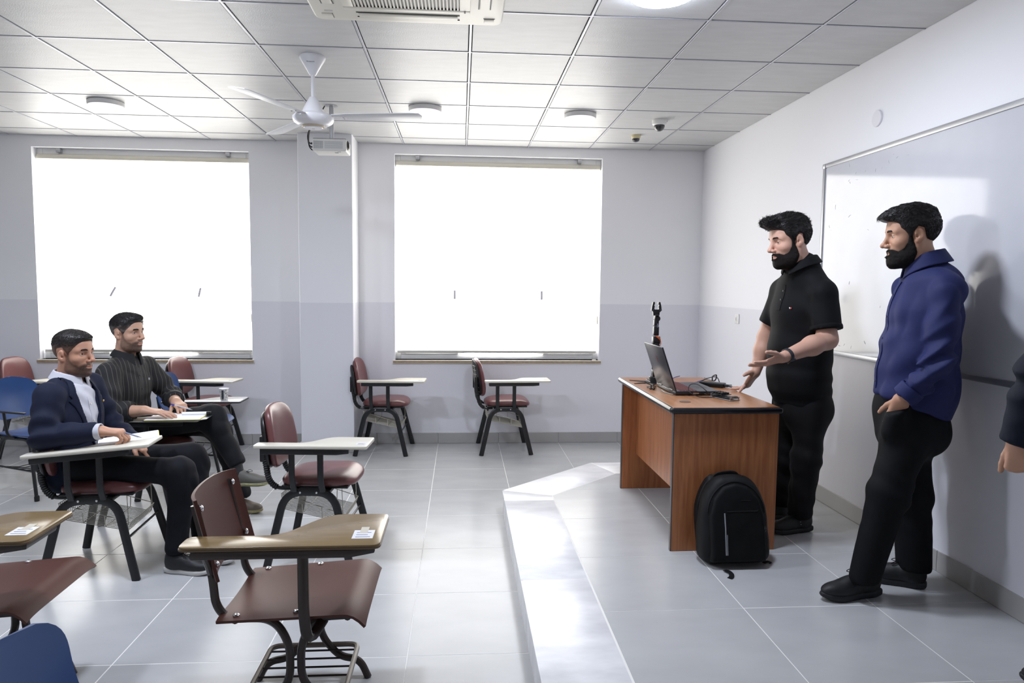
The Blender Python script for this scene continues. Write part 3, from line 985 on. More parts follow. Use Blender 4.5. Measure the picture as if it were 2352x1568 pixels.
def sheet(fn, nu, nv, th):
    V = [np.array(fn(i / nu, j / nv)) for j in range(nv + 1) for i in range(nu + 1)]
    n = len(V)
    idx = lambda i, j: j * (nu + 1) + i
    N = []
    for j in range(nv + 1):
        for i in range(nu + 1):
            a = V[idx(min(i + 1, nu), j)] - V[idx(max(i - 1, 0), j)]
            b_ = V[idx(i, min(j + 1, nv))] - V[idx(i, max(j - 1, 0))]
            N.append(norm(np.cross(a, b_)))
    W = [v + q * th for v, q in zip(V, N)]
    F = []
    for j in range(nv):
        for i in range(nu):
            F.append((idx(i, j), idx(i + 1, j), idx(i + 1, j + 1), idx(i, j + 1)))
            F.append((n + idx(i, j + 1), n + idx(i + 1, j + 1), n + idx(i + 1, j), n + idx(i, j)))
    for i in range(nu):
        F.append((n + idx(i, 0), n + idx(i + 1, 0), idx(i + 1, 0), idx(i, 0)))
        F.append((idx(i, nv), idx(i + 1, nv), n + idx(i + 1, nv), n + idx(i, nv)))
    for j in range(nv):
        F.append((idx(0, j), idx(0, j + 1), n + idx(0, j + 1), n + idx(0, j)))
        F.append((n + idx(nu, j), n + idx(nu, j + 1), idx(nu, j + 1), idx(nu, j)))
    return MB().add(V + W, F)

def make_brown_chair(label):
    """local: faces +x, origin on the floor under the seat centre; seat x -.24..+.24."""
    t = thing('brown_chair', label, 'chair', group='brown riveted chairs with wooden tablets')
    YN, YFAR = -.175, .175                            # planes of the two side frames
    def seatf(u, v):
        # u along depth (0 back .. 1 front), v across
        y = (v * 2 - 1)
        x = -.25 + .50 * u
        hw = .225 + .02 * u
        # the covering is pinched down over the tubes at the sides
        edge = abs(y) ** 6
        z = .418 + .022 * u - .020 * (1 - y * y) * (1 - u) - .014 * edge * (1 - .3 * u)
        if u > .86:
            z -= (u - .86) ** 2 * 2.2
        return (x, y * hw, z)
    seat = sheet(seatf, 26, 26, .010).build('seat', M_BROWN, t)
    for (u, v) in ((.12, .06), (.53, .06), (.12, .94), (.53, .94)):
        p = seatf(u, v)
        MB().lathe([(.0115, -.002), (.0115, .002), (.008, .0055), (0, .007)], 12, (p[0], p[1], p[2] + .012)).build('rivet', M_CHROME, seat)
    def backf(u, v):
        # u across, v up
        y = (u * 2 - 1) * .205
        flare = .012 * abs(u * 2 - 1) ** 8
        z = .545 + .285 * v + .012 * math.cos((u - .5) * PI) - .03 * (1 - v) * (2 * u - 1) ** 2 * 0
        x = -.262 - .070 * v - .018 * (1 - (2 * u - 1) ** 2) + .010 * abs(2 * u - 1) ** 4 + flare
        return (x, y, z)
    back = sheet(lambda u, v: backf(1 - u, v), 26, 20, .011).build('backrest', M_BROWN, t)
    for (u, v) in ((.10, .84), (.10, .14), (.90, .84), (.90, .14)):
        p = backf(u, v)
        MB().lathe([(.0115, -.002), (.0115, .003), (.008, .0065), (0, .008)], 12, (p[0] + .010, p[1], p[2]), (1, 0, .2)).build('rivet', M_CHROME, back)
    for s in (-1, 1):
        y = s * .165
        # rear tube: up the back, round under the seat, down the middle, out to the rear foot
        P = fillet([(-.332, y, .80), (-.280, y, .56), (-.270, y, .445), (-.235, y, .396), (-.075, y, .392), (-.019, y, .30), (-.019, y, .155), (-.10, y * .9, .072), (-.18, y * .8, .070), (-.215, y * .72, .0)], .075, 8)
        MB().tube(P, .0145, 10).build('rear_tube', M_BRTUBE, t)
        P = fillet([(.20, y, .398), (.072, y, .392), (.019, y, .30), (.019, y, .155), (.10, y * .9, .072), (.18, y * .8, .070), (.215, y * .72, .0)], .075, 8)
        MB().tube(P, .0145, 10).build('front_tube', M_BRTUBE, t)
    MB().tube([(.185, -.185, .397), (.185, .185, .397)], .012, 8).build('cross_tube', M_BRTUBE, t)
    MB().tube([(-.20, -.185, .394), (-.20, .185, .394)], .012, 8).build('cross_tube', M_BRTUBE, t)
    MB().tube(fillet([(-.17, -.165, .115), (.17, -.165, .115), (.17, .165, .115), (-.17, .165, .115), (-.17, -.165, .115)], .04, 5), .0105, 8).build('rack_loop', M_TAUPE, t)
    for k in range(5):
        yy = -.12 + .06 * k
        MB().tube([(-.168, yy, .115), (.168, yy, .115)], .0042, 6).build('rack_rod', M_BRTUBE, t)
    # arm: rear tube continues as a pillar, front strut under the board
    MB().tube(fillet([(-.282, -.165, .56), (-.280, -.205, .62), (-.280, -.255, .675)], .05), .0145, 10).build('arm_pillar', M_BRTUBE, t)
    MB().tube(fillet([(.055, -.275, .69), (.055, -.275, .45), (.065, -.262, .345), (.10, -.165, .385)], .07, 6), .0085, 10, ry=.0185, up=(0, 1, 0)).build('arm_strut', M_BRTUBE, t)
    tb = MB().prism(tablet_outline(-.33, .315, -.335, .105, .315, -.03, .10, .03), .699, .7135, .0015).build('tablet', M_WOOD, t)
    MB().prism(tablet_outline(-.332, .317, -.337, .107, .317, -.03, .10, .03), .6995, .7065, .001).build('tablet_edge', M_WOODE, tb)
    MB().prism([(-.29, -.333), (.22, -.333), (.295, -.295), (.295, -.11), (.22, -.06), (.12, -.07), (-.02, -.245), (-.29, -.245)], .668, .6985, .010).build('tablet_support', M_BRTUBE, t)
    st = MB().box(.215, .285, -.275, -.195, .7136, .7141).build('sticker', M_TAPE, tb)
    q = MB()
    for k in range(3):
        q.box(.226, .275 - .01 * (k % 2), -.262 + k * .02, -.258 + k * .02, .7141, .7143)
    q.build('sticker_print', M_INK, tb)
    MB().box(.235, .262, -.225, -.165, .7139, .7144).build('tape', mat('clear_tape', '#cfc8b8', rough=.15), tb)
    return t
jb = make_brown_chair('empty brown chair with riveted leatherette and a wooden tablet, nearest the viewer')
jb.location = (-.578, 2.565, 0)
jb.rotation_euler = (0, 0, DG(0))
kb = copy_tree(jb, (-1.745, 2.64, 0), DG(2), 'brown chair with a wooden tablet cut by the left edge of the picture', 'brown riveted chairs with wooden tablets')
# ------------------------------------------------------------------ implicit-surface helpers (soft and organic shapes)
def s_ell(P, c, r, R=None):
    q = P - np.asarray(c)
    if R is not None:
        q = q @ np.asarray(R)
    r = np.asarray(r, float)
    k0 = np.linalg.norm(q / r, axis=1)
    k1 = np.linalg.norm(q / (r * r), axis=1)
    return k0 * (k0 - 1) / (k1 + 1e-9)

def s_cone(P, a, b, r1, r2=None):
    r2 = r1 if r2 is None else r2
    a, b = np.asarray(a, float), np.asarray(b, float)
    ab = b - a
    t = np.clip((P - a) @ ab / (ab @ ab + 1e-12), 0, 1)
    return np.linalg.norm(P - a - t[:, None] * ab, axis=1) - (r1 + (r2 - r1) * t)

def s_chain(P, pts, rad, k=0.0):
    d = None
    for i in range(len(pts) - 1):
        e = s_cone(P, pts[i], pts[i + 1], rad[i], rad[i + 1])
        d = e if d is None else smin(d, e, k)
    return d

def s_loft(P, st, k=0.03):
    """st: list of (centre, lateral unit, half width, depth unit, half depth)."""
    d = None
    for (c0, l0, a0, e0, b0), (c1, l1, a1, e1, b1) in zip(st, st[1:]):
        c0, c1 = np.asarray(c0, float), np.asarray(c1, float)
        ab = c1 - c0
        t = np.clip((P - c0) @ ab / (ab @ ab), 0, 1)[:, None]
        q = P - c0 - t * ab
        lat = np.asarray(l0) * (1 - t) + np.asarray(l1) * t
        dep = np.asarray(e0) * (1 - t) + np.asarray(e1) * t
        a = (a0 * (1 - t) + a1 * t)[:, 0]
        b = (b0 * (1 - t) + b1 * t)[:, 0]
        u = (q * lat).sum(1)
        v = (q * dep).sum(1)
        w = np.sqrt(np.maximum((q * q).sum(1) - u * u - v * v, 0))
        m_ = np.minimum(a, b)
        kk = np.sqrt((u / a) ** 2 + (v / b) ** 2 + (w / m_) ** 2)
        kg = np.sqrt((u / a ** 2) ** 2 + (v / b ** 2) ** 2 + (w / m_ ** 2) ** 2)
        e = kk * (kk - 1) / (kg + 1e-9)
        d = e if d is None else smin(d, e, k)
    return d

def smin(a, b, k):
    if not k:
        return np.minimum(a, b)
    h = np.maximum(k - np.abs(a - b), 0) / k
    return np.minimum(a, b) - h * h * k * .25

def smax(a, b, k=0.0):
    return -smin(-a, -b, k)

def s_box(P, c, hx, R=None, r=0.0):
    q = P - np.asarray(c)
    if R is not None:
        q = q @ np.asarray(R)
    q = np.abs(q) - (np.asarray(hx) - r)
    return np.linalg.norm(np.maximum(q, 0), axis=1) + np.minimum(q.max(1), 0) - r

def s_poly2(x, y, poly):
    """signed distance to a 2-d polygon."""
    p = np.asarray(poly, float)
    d = np.full(x.shape, 1e9)
    s = np.ones(x.shape)
    n = len(p)
    for i in range(n):
        a, b = p[i], p[i - 1]
        ex, ey = b - a
        wx, wy = x - a[0], y - a[1]
        t = np.clip((wx * ex + wy * ey) / (ex * ex + ey * ey + 1e-12), 0, 1)
        d = np.minimum(d, (wx - ex * t) ** 2 + (wy - ey * t) ** 2)
        c1 = y >= a[1]
        c2 = y < b[1]
        c3 = ex * wy > ey * wx
        flip = (c1 & c2 & c3) | (~c1 & ~c2 & ~c3)
        s = np.where(flip, -s, s)
    return s * np.sqrt(d)

_rw = np.random.RandomState(5)
_WK = [(_rw.normal(size=3), _rw.uniform(0, 6.28)) for _ in range(24)]
def wob(P, f, n=5, o=0):
    s = 0
    for i in range(n):
        k, ph = _WK[(i + o) % 24]
        s = s + np.sin(P @ (k * f) + ph + 1.3 * np.sin(P @ (np.roll(k, 1) * f * .6) + ph))
    return s / n

def nets(f, lo, hi, h, band=1.6):
    """surface nets of f<0 inside the box; returns vertices and quads."""
    lo, hi = np.asarray(lo, float), np.asarray(hi, float)
    K = 4
    nc = np.ceil((hi - lo) / (h * K)).astype(int) + 1
    ax = [lo[i] + h * K * (np.arange(nc[i]) + .5) - h * .5 for i in range(3)]
    G = np.stack(np.meshgrid(*ax, indexing='ij'), -1).reshape(-1, 3)
    dc = f(G).reshape(nc)
    n = nc * K
    vals = np.repeat(np.repeat(np.repeat(dc, K, 0), K, 1), K, 2)
    near = np.abs(dc) < h * K * band
    # grow by one coarse cell
    g = near.copy()
    for a in range(3):
        for s in (1, -1):
            g |= np.roll(near, s, a)
    I = np.argwhere(g)
    off = np.stack(np.meshgrid(*[np.arange(K)] * 3, indexing='ij'), -1).reshape(-1, 3)
    idx = (I[:, None, :] * K + off[None]).reshape(-1, 3)
    for c in range(0, len(idx), 400000):
        q = idx[c:c + 400000]
        vals[q[:, 0], q[:, 1], q[:, 2]] = f(lo + h * q)
    vals[0], vals[-1], vals[:, 0], vals[:, -1], vals[:, :, 0], vals[:, :, -1] = [np.maximum(v, h * .01) for v in (vals[0], vals[-1], vals[:, 0], vals[:, -1], vals[:, :, 0], vals[:, :, -1])]
    ins = vals < 0
    c8 = [ins[dx:n[0] - 1 + dx, dy:n[1] - 1 + dy, dz:n[2] - 1 + dz] for dx in (0, 1) for dy in (0, 1) for dz in (0, 1)]
    cnt = sum(c.astype(np.int8) for c in c8)
    cells = np.argwhere((cnt > 0) & (cnt < 8))
    if len(cells) == 0:
        return np.zeros((0, 3)), np.zeros((0, 4), int)
    cid = -np.ones(n - 1, int)
    cid[cells[:, 0], cells[:, 1], cells[:, 2]] = np.arange(len(cells))
    acc = np.zeros((len(cells), 3))
    num = np.zeros(len(cells))
    corners = [(0, 0, 0), (1, 0, 0), (0, 1, 0), (1, 1, 0), (0, 0, 1), (1, 0, 1), (0, 1, 1), (1, 1, 1)]
    cv = [vals[cells[:, 0] + a, cells[:, 1] + b, cells[:, 2] + c] for a, b, c in corners]
    for i in range(8):
        for ax_ in range(3):
            j = i | (1 << ax_)
            if j == i:
                continue
            a, b = cv[i], cv[j]
            m_ = (a < 0) != (b < 0)
            t = np.where(m_, a / np.where(m_, a - b, 1), 0)
            p = np.array(corners[i], float)[None] + t[:, None] * (np.array(corners[j], float) - np.array(corners[i], float))[None]
            acc[m_] += p[m_]
            num += m_
    V = lo + h * (cells + acc / num[:, None])
    Q = []
    for a in range(3):
        b, c = (a + 1) % 3, (a + 2) % 3
        s0 = [slice(None)] * 3
        s1 = [slice(None)] * 3
        s0[a] = slice(0, n[a] - 1)
        s1[a] = slice(1, n[a])
        A, B = ins[tuple(s0)], ins[tuple(s1)]
        E_ = np.argwhere(A != B)
        E_ = E_[(E_[:, b] > 0) & (E_[:, c] > 0) & (E_[:, b] < n[b] - 1) & (E_[:, c] < n[c] - 1)]
        if not len(E_):
            continue
        o = A[E_[:, 0], E_[:, 1], E_[:, 2]]
        def cc(db, dc_):
            q = E_.copy()
            q[:, b] -= db
            q[:, c] -= dc_
            return cid[q[:, 0], q[:, 1], q[:, 2]]
        q4 = np.stack([cc(1, 1), cc(0, 1), cc(0, 0), cc(1, 0)], 1)
        q4[~o] = q4[~o][:, ::-1]
        Q.append(q4)
    return V, np.concatenate(Q)

def smooth_mesh(V, Q, it=2, lam=.5):
    n = len(V)
    a = np.concatenate([Q[:, [0, 1]], Q[:, [1, 2]], Q[:, [2, 3]], Q[:, [3, 0]]])
    for _ in range(it):
        s = np.zeros((n, 3))
        c = np.zeros(n)
        np.add.at(s, a[:, 0], V[a[:, 1]])
        np.add.at(c, a[:, 0], 1)
        V = V * (1 - lam) + lam * s / np.maximum(c, 1)[:, None]
    return V

def np_mesh(name, parts, material, color=None):
    """parts: list of (V,Q); optional color(V)->(n,3) written to attribute Col."""
    Vs, Qs, o = [], [], 0
    for V, Q in parts:
        Vs.append(V)
        Qs.append(Q + o)
        o += len(V)
    V, Q = np.concatenate(Vs), np.concatenate(Qs)
    me = bpy.data.meshes.new(name)
    me.vertices.add(len(V))
    me.vertices.foreach_set('co', V.astype(np.float32).ravel())
    me.loops.add(len(Q) * 4)
    me.loops.foreach_set('vertex_index', Q.astype(np.int32).ravel())
    me.polygons.add(len(Q))
    me.polygons.foreach_set('loop_start', np.arange(0, len(Q) * 4, 4, dtype=np.int32))
    me.update(calc_edges=True)
    me.shade_smooth()
    if color is not None:
        at_ = me.color_attributes.new('Col', 'FLOAT_COLOR', 'POINT')
        c = np.ones((len(V), 4), np.float32)
        c[:, :3] = color(V)
        at_.data.foreach_set('color', c.ravel())
    me.materials.append(material)
    return me

def blob(name, f, lo, hi, h, material, parent, it=1, color=None, loc=None):
    V, Q = nets(f, lo, hi, h)
    V = smooth_mesh(V, Q, it)
    return link(name, np_mesh(name, [(V, Q)], material, color), parent, loc)

# ------------------------------------------------------------------ desk
def wood_mat(name, c1, c2, rough, axis):
    m = bpy.data.materials.new(name)
    m.use_nodes = True
    nt = m.node_tree
    b = nt.nodes['Principled BSDF']
    tc = nt.nodes.new('ShaderNodeTexCoord')
    mp = nt.nodes.new('ShaderNodeMapping')
    mp.inputs['Scale'].default_value = axis
    nt.links.new(tc.outputs['Object'], mp.inputs[0])
    n = nt.nodes.new('ShaderNodeTexNoise')
    n.inputs['Scale'].default_value = 7
    n.inputs['Detail'].default_value = 7
    n.inputs['Distortion'].default_value = .6
    nt.links.new(mp.outputs[0], n.inputs['Vector'])
    r = nt.nodes.new('ShaderNodeValToRGB')
    r.color_ramp.elements[0].position = .32
    r.color_ramp.elements[1].position = .68
    r.color_ramp.elements[0].color = (*lin(c1), 1)
    r.color_ramp.elements[1].color = (*lin(c2), 1)
    nt.links.new(n.outputs['Fac'], r.inputs[0])
    nt.links.new(r.outputs[0], b.inputs['Base Color'])
    b.inputs['Roughness'].default_value = rough
    return m
M_DESKV = wood_mat('cherry_laminate_upright', '#935937', '#b07248', .35, (6, 6, .5))
M_DESKH = wood_mat('cherry_laminate_top', '#9c6a47', '#b07d57', .3, (6, .5, 6))
M_BAND = mat('black_edge_band', '#17171a', rough=.22, spec=.6)
M_GBAND = mat('grey_edge_band', '#4b4a4d', rough=.4)
ZT = .937
DX0, DX1, DY0, DY1 = 1.098, 1.702, 3.495, 4.735
t = thing('desk', 'cherry wood teaching desk with black edges on the platform', 'desk', (1.40, 4.11, HP))
def loc_(mb):
    return mb.xf(Matrix.Translation((-1.40, -4.11, -HP)))
top = loc_(MB().rbox(DX0 + .012, DX1 - .012, DY0 + .012, DY1 - .012, ZT - .032, ZT, .002, 1)).build('desktop', M_DESKH, t)
for (x0, x1, y0, y1) in ((DX0, DX1, DY0, DY0 + .026), (DX0, DX1, DY1 - .026, DY1), (DX0 - .006, DX0 + .030, DY0 + .010, DY1 - .010), (DX1 - .026, DX1, DY0 + .013, DY1 - .013)):
    loc_(MB().rbox(x0, x1, y0, y1, ZT - .0335, ZT - .0003, .0160, 6)).build('edge_band', M_BAND, top)
for y0 in (3.52, 4.672):
    sp = loc_(MB().rbox(1.122, 1.690, y0, y0 + .025, HP, ZT - .034, .002, 1)).build('side_panel', M_DESKV, t)
    loc_(MB().rbox(1.117, 1.1225, y0, y0 + .025, HP, ZT - .034, .0015, 1)).build('edge_band', M_GBAND, sp)
    loc_(MB().rbox(1.1175, 1.14, y0 + .002, y0 + .023, HP - .0, HP + .008, .002, 1)).build('foot_strip', M_BLACK, sp)
loc_(MB().rbox(1.222, 1.240, 3.546, 4.671, .405, ZT - .034, .0015, 1)).build('modesty_panel', M_DESKV, t)
loc_(MB().lathe([(.031, 0), (.031, .0015), (.027, .002), (.0, .002)], 28, (1.232, 3.69, ZT))).build('cable_grommet', mat('grommet_brown', '#5a4638', rough=.4), t)

# ------------------------------------------------------------------ laptop
t = thing('laptop', 'open dark grey laptop with a red-lit keyboard on the desk', 'laptop', (1.25, 4.10, ZT))
M_LAP = mat('gunmetal', '#43434a', rough=.3, metal=.6)
M_LAPB = mat('laptop_black', '#1b1b1f', rough=.35)
MB().rbox(-.005, .265, -.197, .197, .004, .024, .004).build('laptop_base', M_LAPB, t)
MB().rbox(.004, .262, -.194, .194, .0242, .0255, .0005, 1).build('keyboard_deck', M_LAP, t)
ft = MB()
for x in (.01, .24):
    for y in (-.17, .17):
        MB().lathe([(.008, 0), (.008, .0045)], 10, (x, y, 0)).build('rubber_foot', M_BLACK, t)
M_KEY = mat('red_lit_key', '#33090b', rough=.5, emit=(1, .05, .06), emit_s=.04)
km = MB().rbox(-.0068, .0068, -.0068, .0068, 0, .002, .001, 1).mesh('key', M_KEY)
for r_ in range(6):
    for c_ in range(20):
        link('key', km, t, (.035 + r_ * .0175, -.172 + c_ * .0181, .0255))
MB().rbox(.165, .235, -.07, .03, .0256, .0259, .0002, 1).build('touchpad', M_LAPB, t)
al = math.radians(19)
ML = basis((.004, 0, .026), (-math.sin(al), 0, math.cos(al)), (0, 1, 0), (-math.cos(al), 0, -math.sin(al)))
lid = MB().rbox(0, .272, -.197, .197, .001, .0085, .003, M=ML).build('lid', M_LAP, t)
MB().box(.018, .262, -.188, .188, -.0004, .0009).xf(ML).build('screen', mat('laptop_screen', '#0d0d10', rough=.12), lid)
MB().rbox(.0, .272, -.1975, -.1945, .0005, .0088, .001, 1, M=ML).build('lid_edge', M_LAPB, lid)
em = MB()
em.prism([(.165, -.012), (.198, -.004), (.205, .006), (.186, .004), (.178, .014), (.173, .002)], .0086, .0091).xf(ML)
em.build('emblem', mat('red_emblem', '#7d1f22', rough=.35), lid)
for y in (-.11, .11):
    MB().lathe([(.007, -.03), (.007, .03)], 12, (.0, y, .024), (0, 1, 0)).build('hinge', M_LAPB, t)
pt_ = MB()
for y in (.02, .05):
    pass
MB().rbox(.10, .135, -.1985, -.1965, .010, .018, .0005, 1).build('port', M_CHROME, t)
MB().rbox(.19, .205, -.1985, -.1965, .010, .018, .0005, 1).build('port', M_CHROME, t)

# ------------------------------------------------------------------ gripper arm behind the laptop
t = thing('robot_arm', 'small black robotic gripper arm standing upright behind the laptop', 'robot arm', (1.285, 4.47, ZT))
M_SERVO = mat('servo_black', '#19191c', rough=.35)
M_ORANGE = mat('orange_wire', '#b5562a', rough=.5)
MB().prism([(-.045, -.045), (.045, -.045), (.045, .045), (-.045, .045)], .004, .010, .002).build('base_plate', M_SERVO, t)
for a in (205, 250, 335, 30, 95, 150):
    A = Matrix.Rotation(math.radians(a), 4, 'Z')
    MB().prism([(.03, -.022), (.10, -.016), (.175, .0), (.10, .016), (.03, .022)], .0, .004, .001).xf(A).build('base_leg', M_SERVO, t)
MB().lathe([(.040, .01), (.040, .035), (.036, .04), (.0, .04)], 28).build('turntable', M_SERVO, t)
MB().rbox(-.022, .022, -.024, .024, .04, .085, .004).build('shoulder_servo', M_SERVO, t)
for y in (-.028, .028):
    MB().rbox(-.016, .016, y - .003, y + .003, .05, .26, .002).build('lower_link', M_SERVO, t)
MB().rbox(-.024, .022, -.024, .024, .255, .305, .004).build('elbow_servo', M_SERVO, t)
MB().lathe([(.018, -.03), (.018, .03)], 20, (.004, 0, .283), (0, 1, 0)).build('elbow_joint', M_SERVO, t)
MB().rbox(-.020, .014, -.018, .018, .31, .372, .005).build('forearm_servo', M_SERVO, t)
MB().rbox(-.019, .012, -.019, .019, .374, .415, .005).build('wrist_servo', M_SERVO, t)
MB().box(-.002, .008, -.0192, -.0186, .365, .39).build('servo_label', mat('servo_label', '#5f6470', rough=.4), t)
MB().lathe([(.017, -.02), (.019, -.016), (.019, .016), (.017, .02)], 20, (.002, 0, .423), (0, 1, 0)).build('wrist_joint', M_SERVO, t)
GM = Matrix.Translation((-.004, 0, 0))
MB().rbox(-.010, .014, -.02, .02, .43, .45, .003).prism([(-.02, -.02), (.02, -.02), (.024, .02), (-.024, .02)], -.008, .008, .001, M=basis((0, 0, .462), (1, 0, 0), (0, 0, 1), (0, -1, 0))).xf(GM).build('gripper_body', M_SERVO, t)
for s in (-1, 1):
    Pl = [(.012 * s, .476), (.034 * s, .474), (.030 * s, .505), (.024 * s, .530), (.013 * s, .532), (.012 * s, .518), (.017 * s, .510), (.013 * s, .500), (.016 * s, .490)]
    if s < 0:
        Pl = Pl[::-1]
    fg = MB().prism(Pl, -.011, .011, .001, M=basis((0, 0, 0), (1, 0, 0), (0, 0, 1), (0, -1, 0))).xf(GM).build('gripper_finger', M_SERVO, t)
    MB().lathe([(.004, -.013), (.004, .013)], 10, (.024 * s - .004, 0, .481), (0, 1, 0)).build('pivot_screw', M_CHROME, fg)
    MB().tube(fillet([(.014 * s, -.012, .462), (.030 * s, -.012, .478)], .004), .004, 7).xf(GM).build('gripper_link', M_SERVO, t)
for k in range(3):
    o = .006 * k
    MB().tube(spline([(-.015 + o, -.026, .31), (.004 + o, -.033, .295), (.022, -.030 - o * .3, .275 - o), (.022, -.027, .25), (.0 + o, -.03, .225), (.01, -.02, .12), (.03, -.02, .05)], 6), .0022, 6).build('servo_wire', M_ORANGE, t)

# ------------------------------------------------------------------ charger, controller box, cables
t = thing('power_adapter', 'black laptop power adapter brick on the desk', 'power adapter', (1.600, 4.27, ZT), DG(-40))
MB().rbox(-.078, .078, -.036, .036, 0, .028, .006).build('adapter_body', M_BLACK, t)
MB().rbox(.078, .105, -.012, .012, .006, .022, .004).build('adapter_plug', M_DARK, t)
MB().tube(spline([(.10, 0, .012), (.13, .005, .008), (.18, .03, .006), (.20, .09, .0055), (.17, .16, .0055)], 7), .005, 8).build('mains_cable', M_BLACK, t)
MB().tube(spline([(-.078, 0, .014), (-.09, .03, .02), (-.06, .07, .04), (-.02, .09, .052), (.005, .085, .045), (.02, .08, .02), (.04, .09, .006), (.09, .11, .005)], 8), .0028, 7).build('dc_cable', M_BLACK, t)
t = tag(MB().tube(spline([(1.500, 4.62, ZT + .022), (1.44, 4.55, ZT + .020), (1.38, 4.44, ZT + .012), (1.45, 4.38, ZT + .006), (1.54, 4.43, ZT + .004), (1.60, 4.50, ZT + .004), (1.65, 4.56, ZT + .004)], 8), .0032, 8).build('usb_cable', mat('blue_cable', '#3a3f8f', rough=.35)),
        'blue cable running across the desk behind the laptop', 'cable')
t = tag(MB().tube(spline([(1.685, 4.50, ZT + .006), (1.672, 4.46, ZT + .04), (1.680, 4.42, ZT + .055), (1.690, 4.44, ZT + .035), (1.688, 4.47, ZT + .010), (1.682, 4.55, ZT + .006), (1.688, 4.66, ZT + .006)], 8), .0042, 8).build('cable_loop', M_BLACK),
        'black cable curling up in a loop near the far desk edge', 'cable')
t = thing('controller_board', 'black keypad controller in a clear acrylic case at the near end of the desk', 'electronics', (1.497, 3.795, ZT), DG(20))
M_ACR = mat('acrylic', '#8d9296', rough=.08, spec=.6)
MB().rbox(-.037, .037, -.085, .085, .002, .006, .001, 1).build('case_bottom', M_ACR, t)
MB().rbox(-.035, .035, -.082, .082, .012, .015, .001, 1).build('circuit_board', mat('board_black', '#1c1f22', rough=.4), t)
MB().rbox(-.035, .035, -.015, .080, .022, .026, .001, 1).build('circuit_board', MATS['board_black'], t)
for x in (-.030, .030):
    for y in (-.078, .078):
        MB().lathe([(.003, 0), (.003, .016), (.0045, .0165), (.0045, .019)], 8, (x, y, 0)).build('standoff', M_CHROME, t)
for i in range(3):
    for j in range(4):
        MB().rbox(-.028 + i * .021, -.014 + i * .021, -.006 + j * .022, .008 + j * .022, .026, .035, .002).build('key', M_BLACK, t)
MB().rbox(-.03, .03, -.072, -.05, .015, .022, .001, 1).build('chip', M_DARK, t)
pn = MB()
for k in range(9):
    pn.box(-.032 + k * .0075, -.030 + k * .0075, -.0845, -.0815, .012, .022)
pn.build('pin_header', M_CHROME, t)
t = tag(MB().tube(spline([(1.455, 3.83, ZT + .012), (1.42, 3.81, ZT + .006), (1.36, 3.83, ZT + .006), (1.315, 3.87, ZT + .03), (1.33, 3.90, ZT + .065), (1.37, 3.885, ZT + .068), (1.41, 3.85, ZT + .035), (1.425, 3.865, ZT + .014), (1.41, 3.882, ZT + .014)], 8), .0026, 8).build('looped_cable', M_BLACK),
        'thin black cable looping from the laptop side to the controller board', 'cable')
t = thing('earphones', 'tangled black wired earphones beside the laptop lid', 'earphones', (1.185, 4.18, ZT))
eb = MB()
rs = random.Random(11)
pp = [(rs.uniform(-.025, .03), rs.uniform(-.02, .09), rs.uniform(.004, .035)) for _ in range(12)]
MB().tube(spline(pp, 6), .0022, 6).build('earphone_cord', M_BLACK, t)
MB().ell((-.018, -.03, .008), (.010, .012, .008), 12).build('earbud', M_BLACK, t)
MB().ell((-.004, -.045, .008), (.010, .012, .008), 12).build('earbud', M_BLACK, t)
t = tag(MB().tube(spline([(1.222, 4.10, ZT + .004), (1.215, 4.02, ZT + .004), (1.228, 3.95, ZT + .004), (1.236, 3.92, ZT + .006)], 8), .003, 8).build('usb_lead', mat('grey_cable', '#8d8c88', rough=.4)),
        'short grey lead lying beside the laptop hinge', 'cable')

# cables and adapter on the platform by the wall
t = thing('power_strip', 'white extension cables and plug on the floor behind the desk', 'cable', (2.31, 4.78, HP))
MB().rbox(-.03, .03, -.06, .06, 0, .035, .006).build('socket_block', M_WHITE, t)
for k in range(3):
    MB().tube(spline([(-.02 + .02 * k, -.06, .02), (-.04, -.12 - .02 * k, .05 + .04 * k), (-.10 - .03 * k, -.10, .02 + .03 * k), (-.08, .0, .005), (.0, .08 + .02 * k, .01), (.04, .13, .05 + .05 * k), (.06, .2, .2)], 7), .0042, 7).build('cable', M_WHITE if k != 1 else M_BLACK, t)
MB().rbox(-.06, .0, -.03, .02, .036, .066, .006).build('plug', M_BLACK, t)

# ------------------------------------------------------------------ backpack
t = thing('backpack', 'black backpack with grey zips leaning against the desk end', 'backpack', (1.398, 3.352, HP))
M_BAG = mat('black_nylon', '#0b0c0e', rough=.6, bump=.1, bscale=300, spec=.25)
M_BAG2 = mat('black_nylon_panel', '#090a0c', rough=.65, bump=.1, bscale=300, spec=.2)
M_ZIP = mat('grey_zip', '#84858a', rough=.4)
lean = math.radians(9)
BR = np.array(Matrix.Rotation(-lean, 3, 'X'))            # lean back (+y) at the top
def bagloc(P):
    return P @ BR                                        # into bag frame
def bag_body(P):
    q = bagloc(P)
    x, y, z = q[:, 0], q[:, 1], q[:, 2]
    w = .176 - .012 * np.clip((z - .1) / .3, 0, 1) + .006 * np.sin(z * 9)
    top = .452 - 1.2 * x * x - 70 * np.abs(x) ** 4
    d2 = np.maximum(np.abs(x) - w, z - top)
    dx = np.abs(x) - w
    dz = z - top * 1.0
    e = smax(dx, dz, .10)
    e = smax(e, .004 - z, .06)
    dy = np.abs(y - .008) - (.085 - .035 * np.clip(z / .45, 0, 1) ** 2)
    d = smax(e, dy, .07)
    return d + .003 * wob(P, 16, 5) + .0015 * wob(P, 40, 4, 3)
blob('bag_body', bag_body, (-.22, -.16, -.01), (.22, .22, .52), .006, M_BAG, t, 1)
